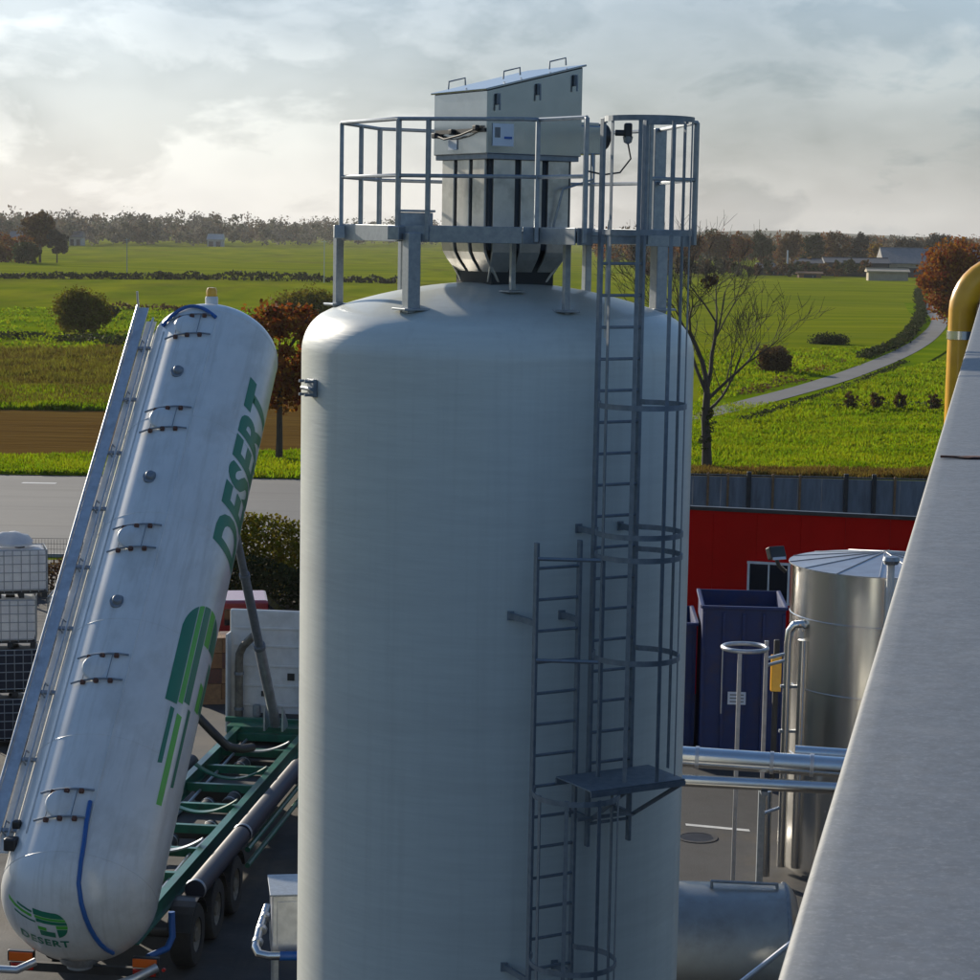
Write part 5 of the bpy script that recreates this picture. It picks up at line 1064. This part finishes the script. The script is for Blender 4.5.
# ------------------------------------------------------------------ wire fence, poles, farm
wf = thing('wire_fence', 'dark wire mesh fence with posts at the left edge of the yard', 'fence', (-15.5, 70.6, 0))
for i in range(-3, 4): MB().box((i * 2.3, 0, 1.05), (0.09, 0.09, 2.1)).build('fence_post', 'black', wf, bevel=0.01)
q = MB()
for k in range(12): q.box((0, 0, 0.1 + k * 0.175), (13.8, 0.008, 0.012))
for k in range(139): q.box((-6.9 + k * 0.1, 0.008, 1.03), (0.008, 0.008, 1.94))
q.build('wire_mesh', 'black', wf)
def pole(px, py0, py1, label, m='galv', wd=0.12):
    b = gp_(px, py0); h = at(px, py1, b.y).z - b.z; r_ = thing('utility_pole', label, 'pole', b)
    MB().tube([(0, 0, -0.2), (0, 0, h)], [wd, wd * 0.7], 8).build('shaft', m, r_, smooth=True)
    MB().box((0, 0, h - 0.4), (1.4, 0.1, 0.12)).build('crossarm', m, r_); return r_
pole(127, 277, 238, 'thin grey utility pole in the left field before the far wood'); pole(324, 283, 240, 'thin grey utility pole just left of the silo platform', 'alu')
wp = gp_(787, 275)
wpo = thing('white_mast', 'slim white mast with boxy foot before the right tree line', 'mast', wp)
MB().tube([(0, 0, 0), (0, 0, 7.6)], [0.35, 0.22], 10).build('mast_shaft', 'white', wpo, smooth=True); MB().box((0, 0, 1.6), (1.5, 1.2, 3.2)).build('mast_foot', 'white', wpo, bevel=0.1); MB().box((0, 0, 0.4), (2.2, 1.8, 0.8)).build('mast_plinth', 'stone', wpo)
def barn(name, label, px0, px1, py_base, wall_h, roof_h, depth, wallm, roofm, rz=0.0, doors=2, cat='barn', band=None):
    a, b = gp_(px0, py_base), gp_(px1, py_base); wd = b.x - a.x; c = (a + b) / 2; c.z = min(a.z, b.z) - 0.2
    r_ = thing(name, label, cat, c, rz)
    MB().box((0, depth / 2, wall_h / 2), (wd, depth, wall_h)).build('wall', wallm, r_)
    MB().add([(-wd / 2 - .5, -.6, wall_h - 0.1), (wd / 2 + .5, -.6, wall_h - 0.1), (wd / 2 + .5, depth / 2, wall_h + roof_h), (-wd / 2 - .5, depth / 2, wall_h + roof_h), (-wd / 2 - .5, depth + .6, wall_h - 0.1), (wd / 2 + .5, depth + .6, wall_h - 0.1),
              (-wd / 2 - .5, -.6, wall_h - 0.4), (wd / 2 + .5, -.6, wall_h - 0.4), (wd / 2 + .5, depth + .6, wall_h - 0.4), (-wd / 2 - .5, depth + .6, wall_h - 0.4)],
             [(0, 1, 2, 3), (3, 2, 5, 4), (6, 7, 1, 0), (7, 8, 5, 2, 1), (9, 6, 0, 3, 4), (8, 9, 4, 5), (9, 8, 7, 6)]).build('roof', roofm, r_)
    MB().box((0, depth / 2, wall_h + roof_h + 0.06), (wd + 1.0, 0.5, 0.2)).build('ridge', roofm, r_)
    if band: MB().box((0, -0.05, wall_h - 1.0), (wd, 0.12, 1.2)).build('fascia_band', band, r_)
    for k in range(doors):
        x = -wd / 2 + wd * (k + 0.5) / doors; q = MB().box((x, -0.06, wall_h * 0.36), (min(3.6, wd / doors * 0.6), 0.1, wall_h * 0.7)).build('door', 'barndark' if wallm != 'barndark' else 'black', r_)
        MB().box((x + 0.8, -0.14, wall_h * 0.36), (0.12, 0.08, 0.6)).build('handle', 'galv', q)
    return r_
barn('grey_barn', 'large barn with grey roof left of the round rust tree', 893, 985, 277, 5.0, 4.6, 24, 'barndark', 'roofgrey', rad(-4), 3, band='barnwall')
barn('stone_shed', 'low pale stone shed in front of the grey barn', 871, 905, 281, 3.0, 0.6, 6, 'barnwall', 'barnwall', rad(-4), 0, 'shed')
barn('dark_barn', 'long dark clad barn right of the white mast', 830, 884, 276, 4.6, 1.4, 16, 'barndark', 'barndark', rad(-3), 2)
barn('dark_barn', 'lower dark barn directly beside the white mast', 795, 828, 275, 4.0, 1.3, 14, 'barndark', 'barndark', rad(-2), 1)
barn('farm_shed', 'small brown shed between the white mast and the dark barns', 800, 820, 277.5, 1.8, 0.3, 4, 'wood', 'box_brown', 0, 1, 'shed')
barn('polytunnel_shed', 'dark low shed with pale roof left of the white mast', 760, 782, 275, 2.6, 1.2, 8, 'barndark', 'roofgrey', 0, 1, 'shed')
barn('far_house', 'pale far house left of the tall field tree', 6, 24, 248, 5.0, 3, 12, 'stone', 'roofgrey', 0, 2, 'house')
barn('far_house', 'pale low far house in the wood above the left field', 205, 224, 246.2, 4.5, 3, 12, 'stone', 'stone', 0, 2, 'house')
barn('far_house', 'pale far house right of the tall field tree', 66, 84, 245.6, 5.0, 3, 12, 'stone', 'roofgrey', 0, 2, 'house')
barn('far_house', 'small whitewashed house between the dark barns', 862, 868, 274, 3.4, 2.0, 8, 'stone', 'roofgrey', 0, 1, 'house')
# far hills
hl_ = MB(); n = 90
for j, (y, k) in enumerate(((4200, 0.0), (4700, 0.8), (5200, 1.0), (5900, 0.0))):
    for i in range(n + 1):
        x = -2600 + 5200 * i / n; hl_.v.append((x, y, -1 + k * max(1.0, 10 + 12 * math.exp(-((x - 850) / 320) ** 2) + 4 * math.sin(x * 0.004) + 3 * math.sin(x * 0.011 + 1))))
hl_.f = [(j * (n + 1) + i, j * (n + 1) + i + 1, (j + 1) * (n + 1) + i + 1, (j + 1) * (n + 1) + i) for j in range(3) for i in range(n)]
struct(hl_.build('hills', 'lf_dark', smooth=True))

# ------------------------------------------------------------------ air
hm_ = bpy.data.materials.new('haze'); hm_.use_nodes = True; t_ = hm_.node_tree; t_.nodes.clear()
pv = t_.nodes.new('ShaderNodeVolumePrincipled'); pv.inputs['Density'].default_value = 0.00007; pv.inputs['Color'].default_value = (0.95, 0.94, 0.90, 1); pv.inputs['Anisotropy'].default_value = 0.2
oo = t_.nodes.new('ShaderNodeOutputMaterial'); t_.links.new(pv.outputs[0], oo.inputs['Volume'])
MT['haze'] = hm_
hz_ = MB().box((0, 2800, 34), (8400, 6600, 74)).build('haze', 'haze'); hz_['kind'] = 'stuff'
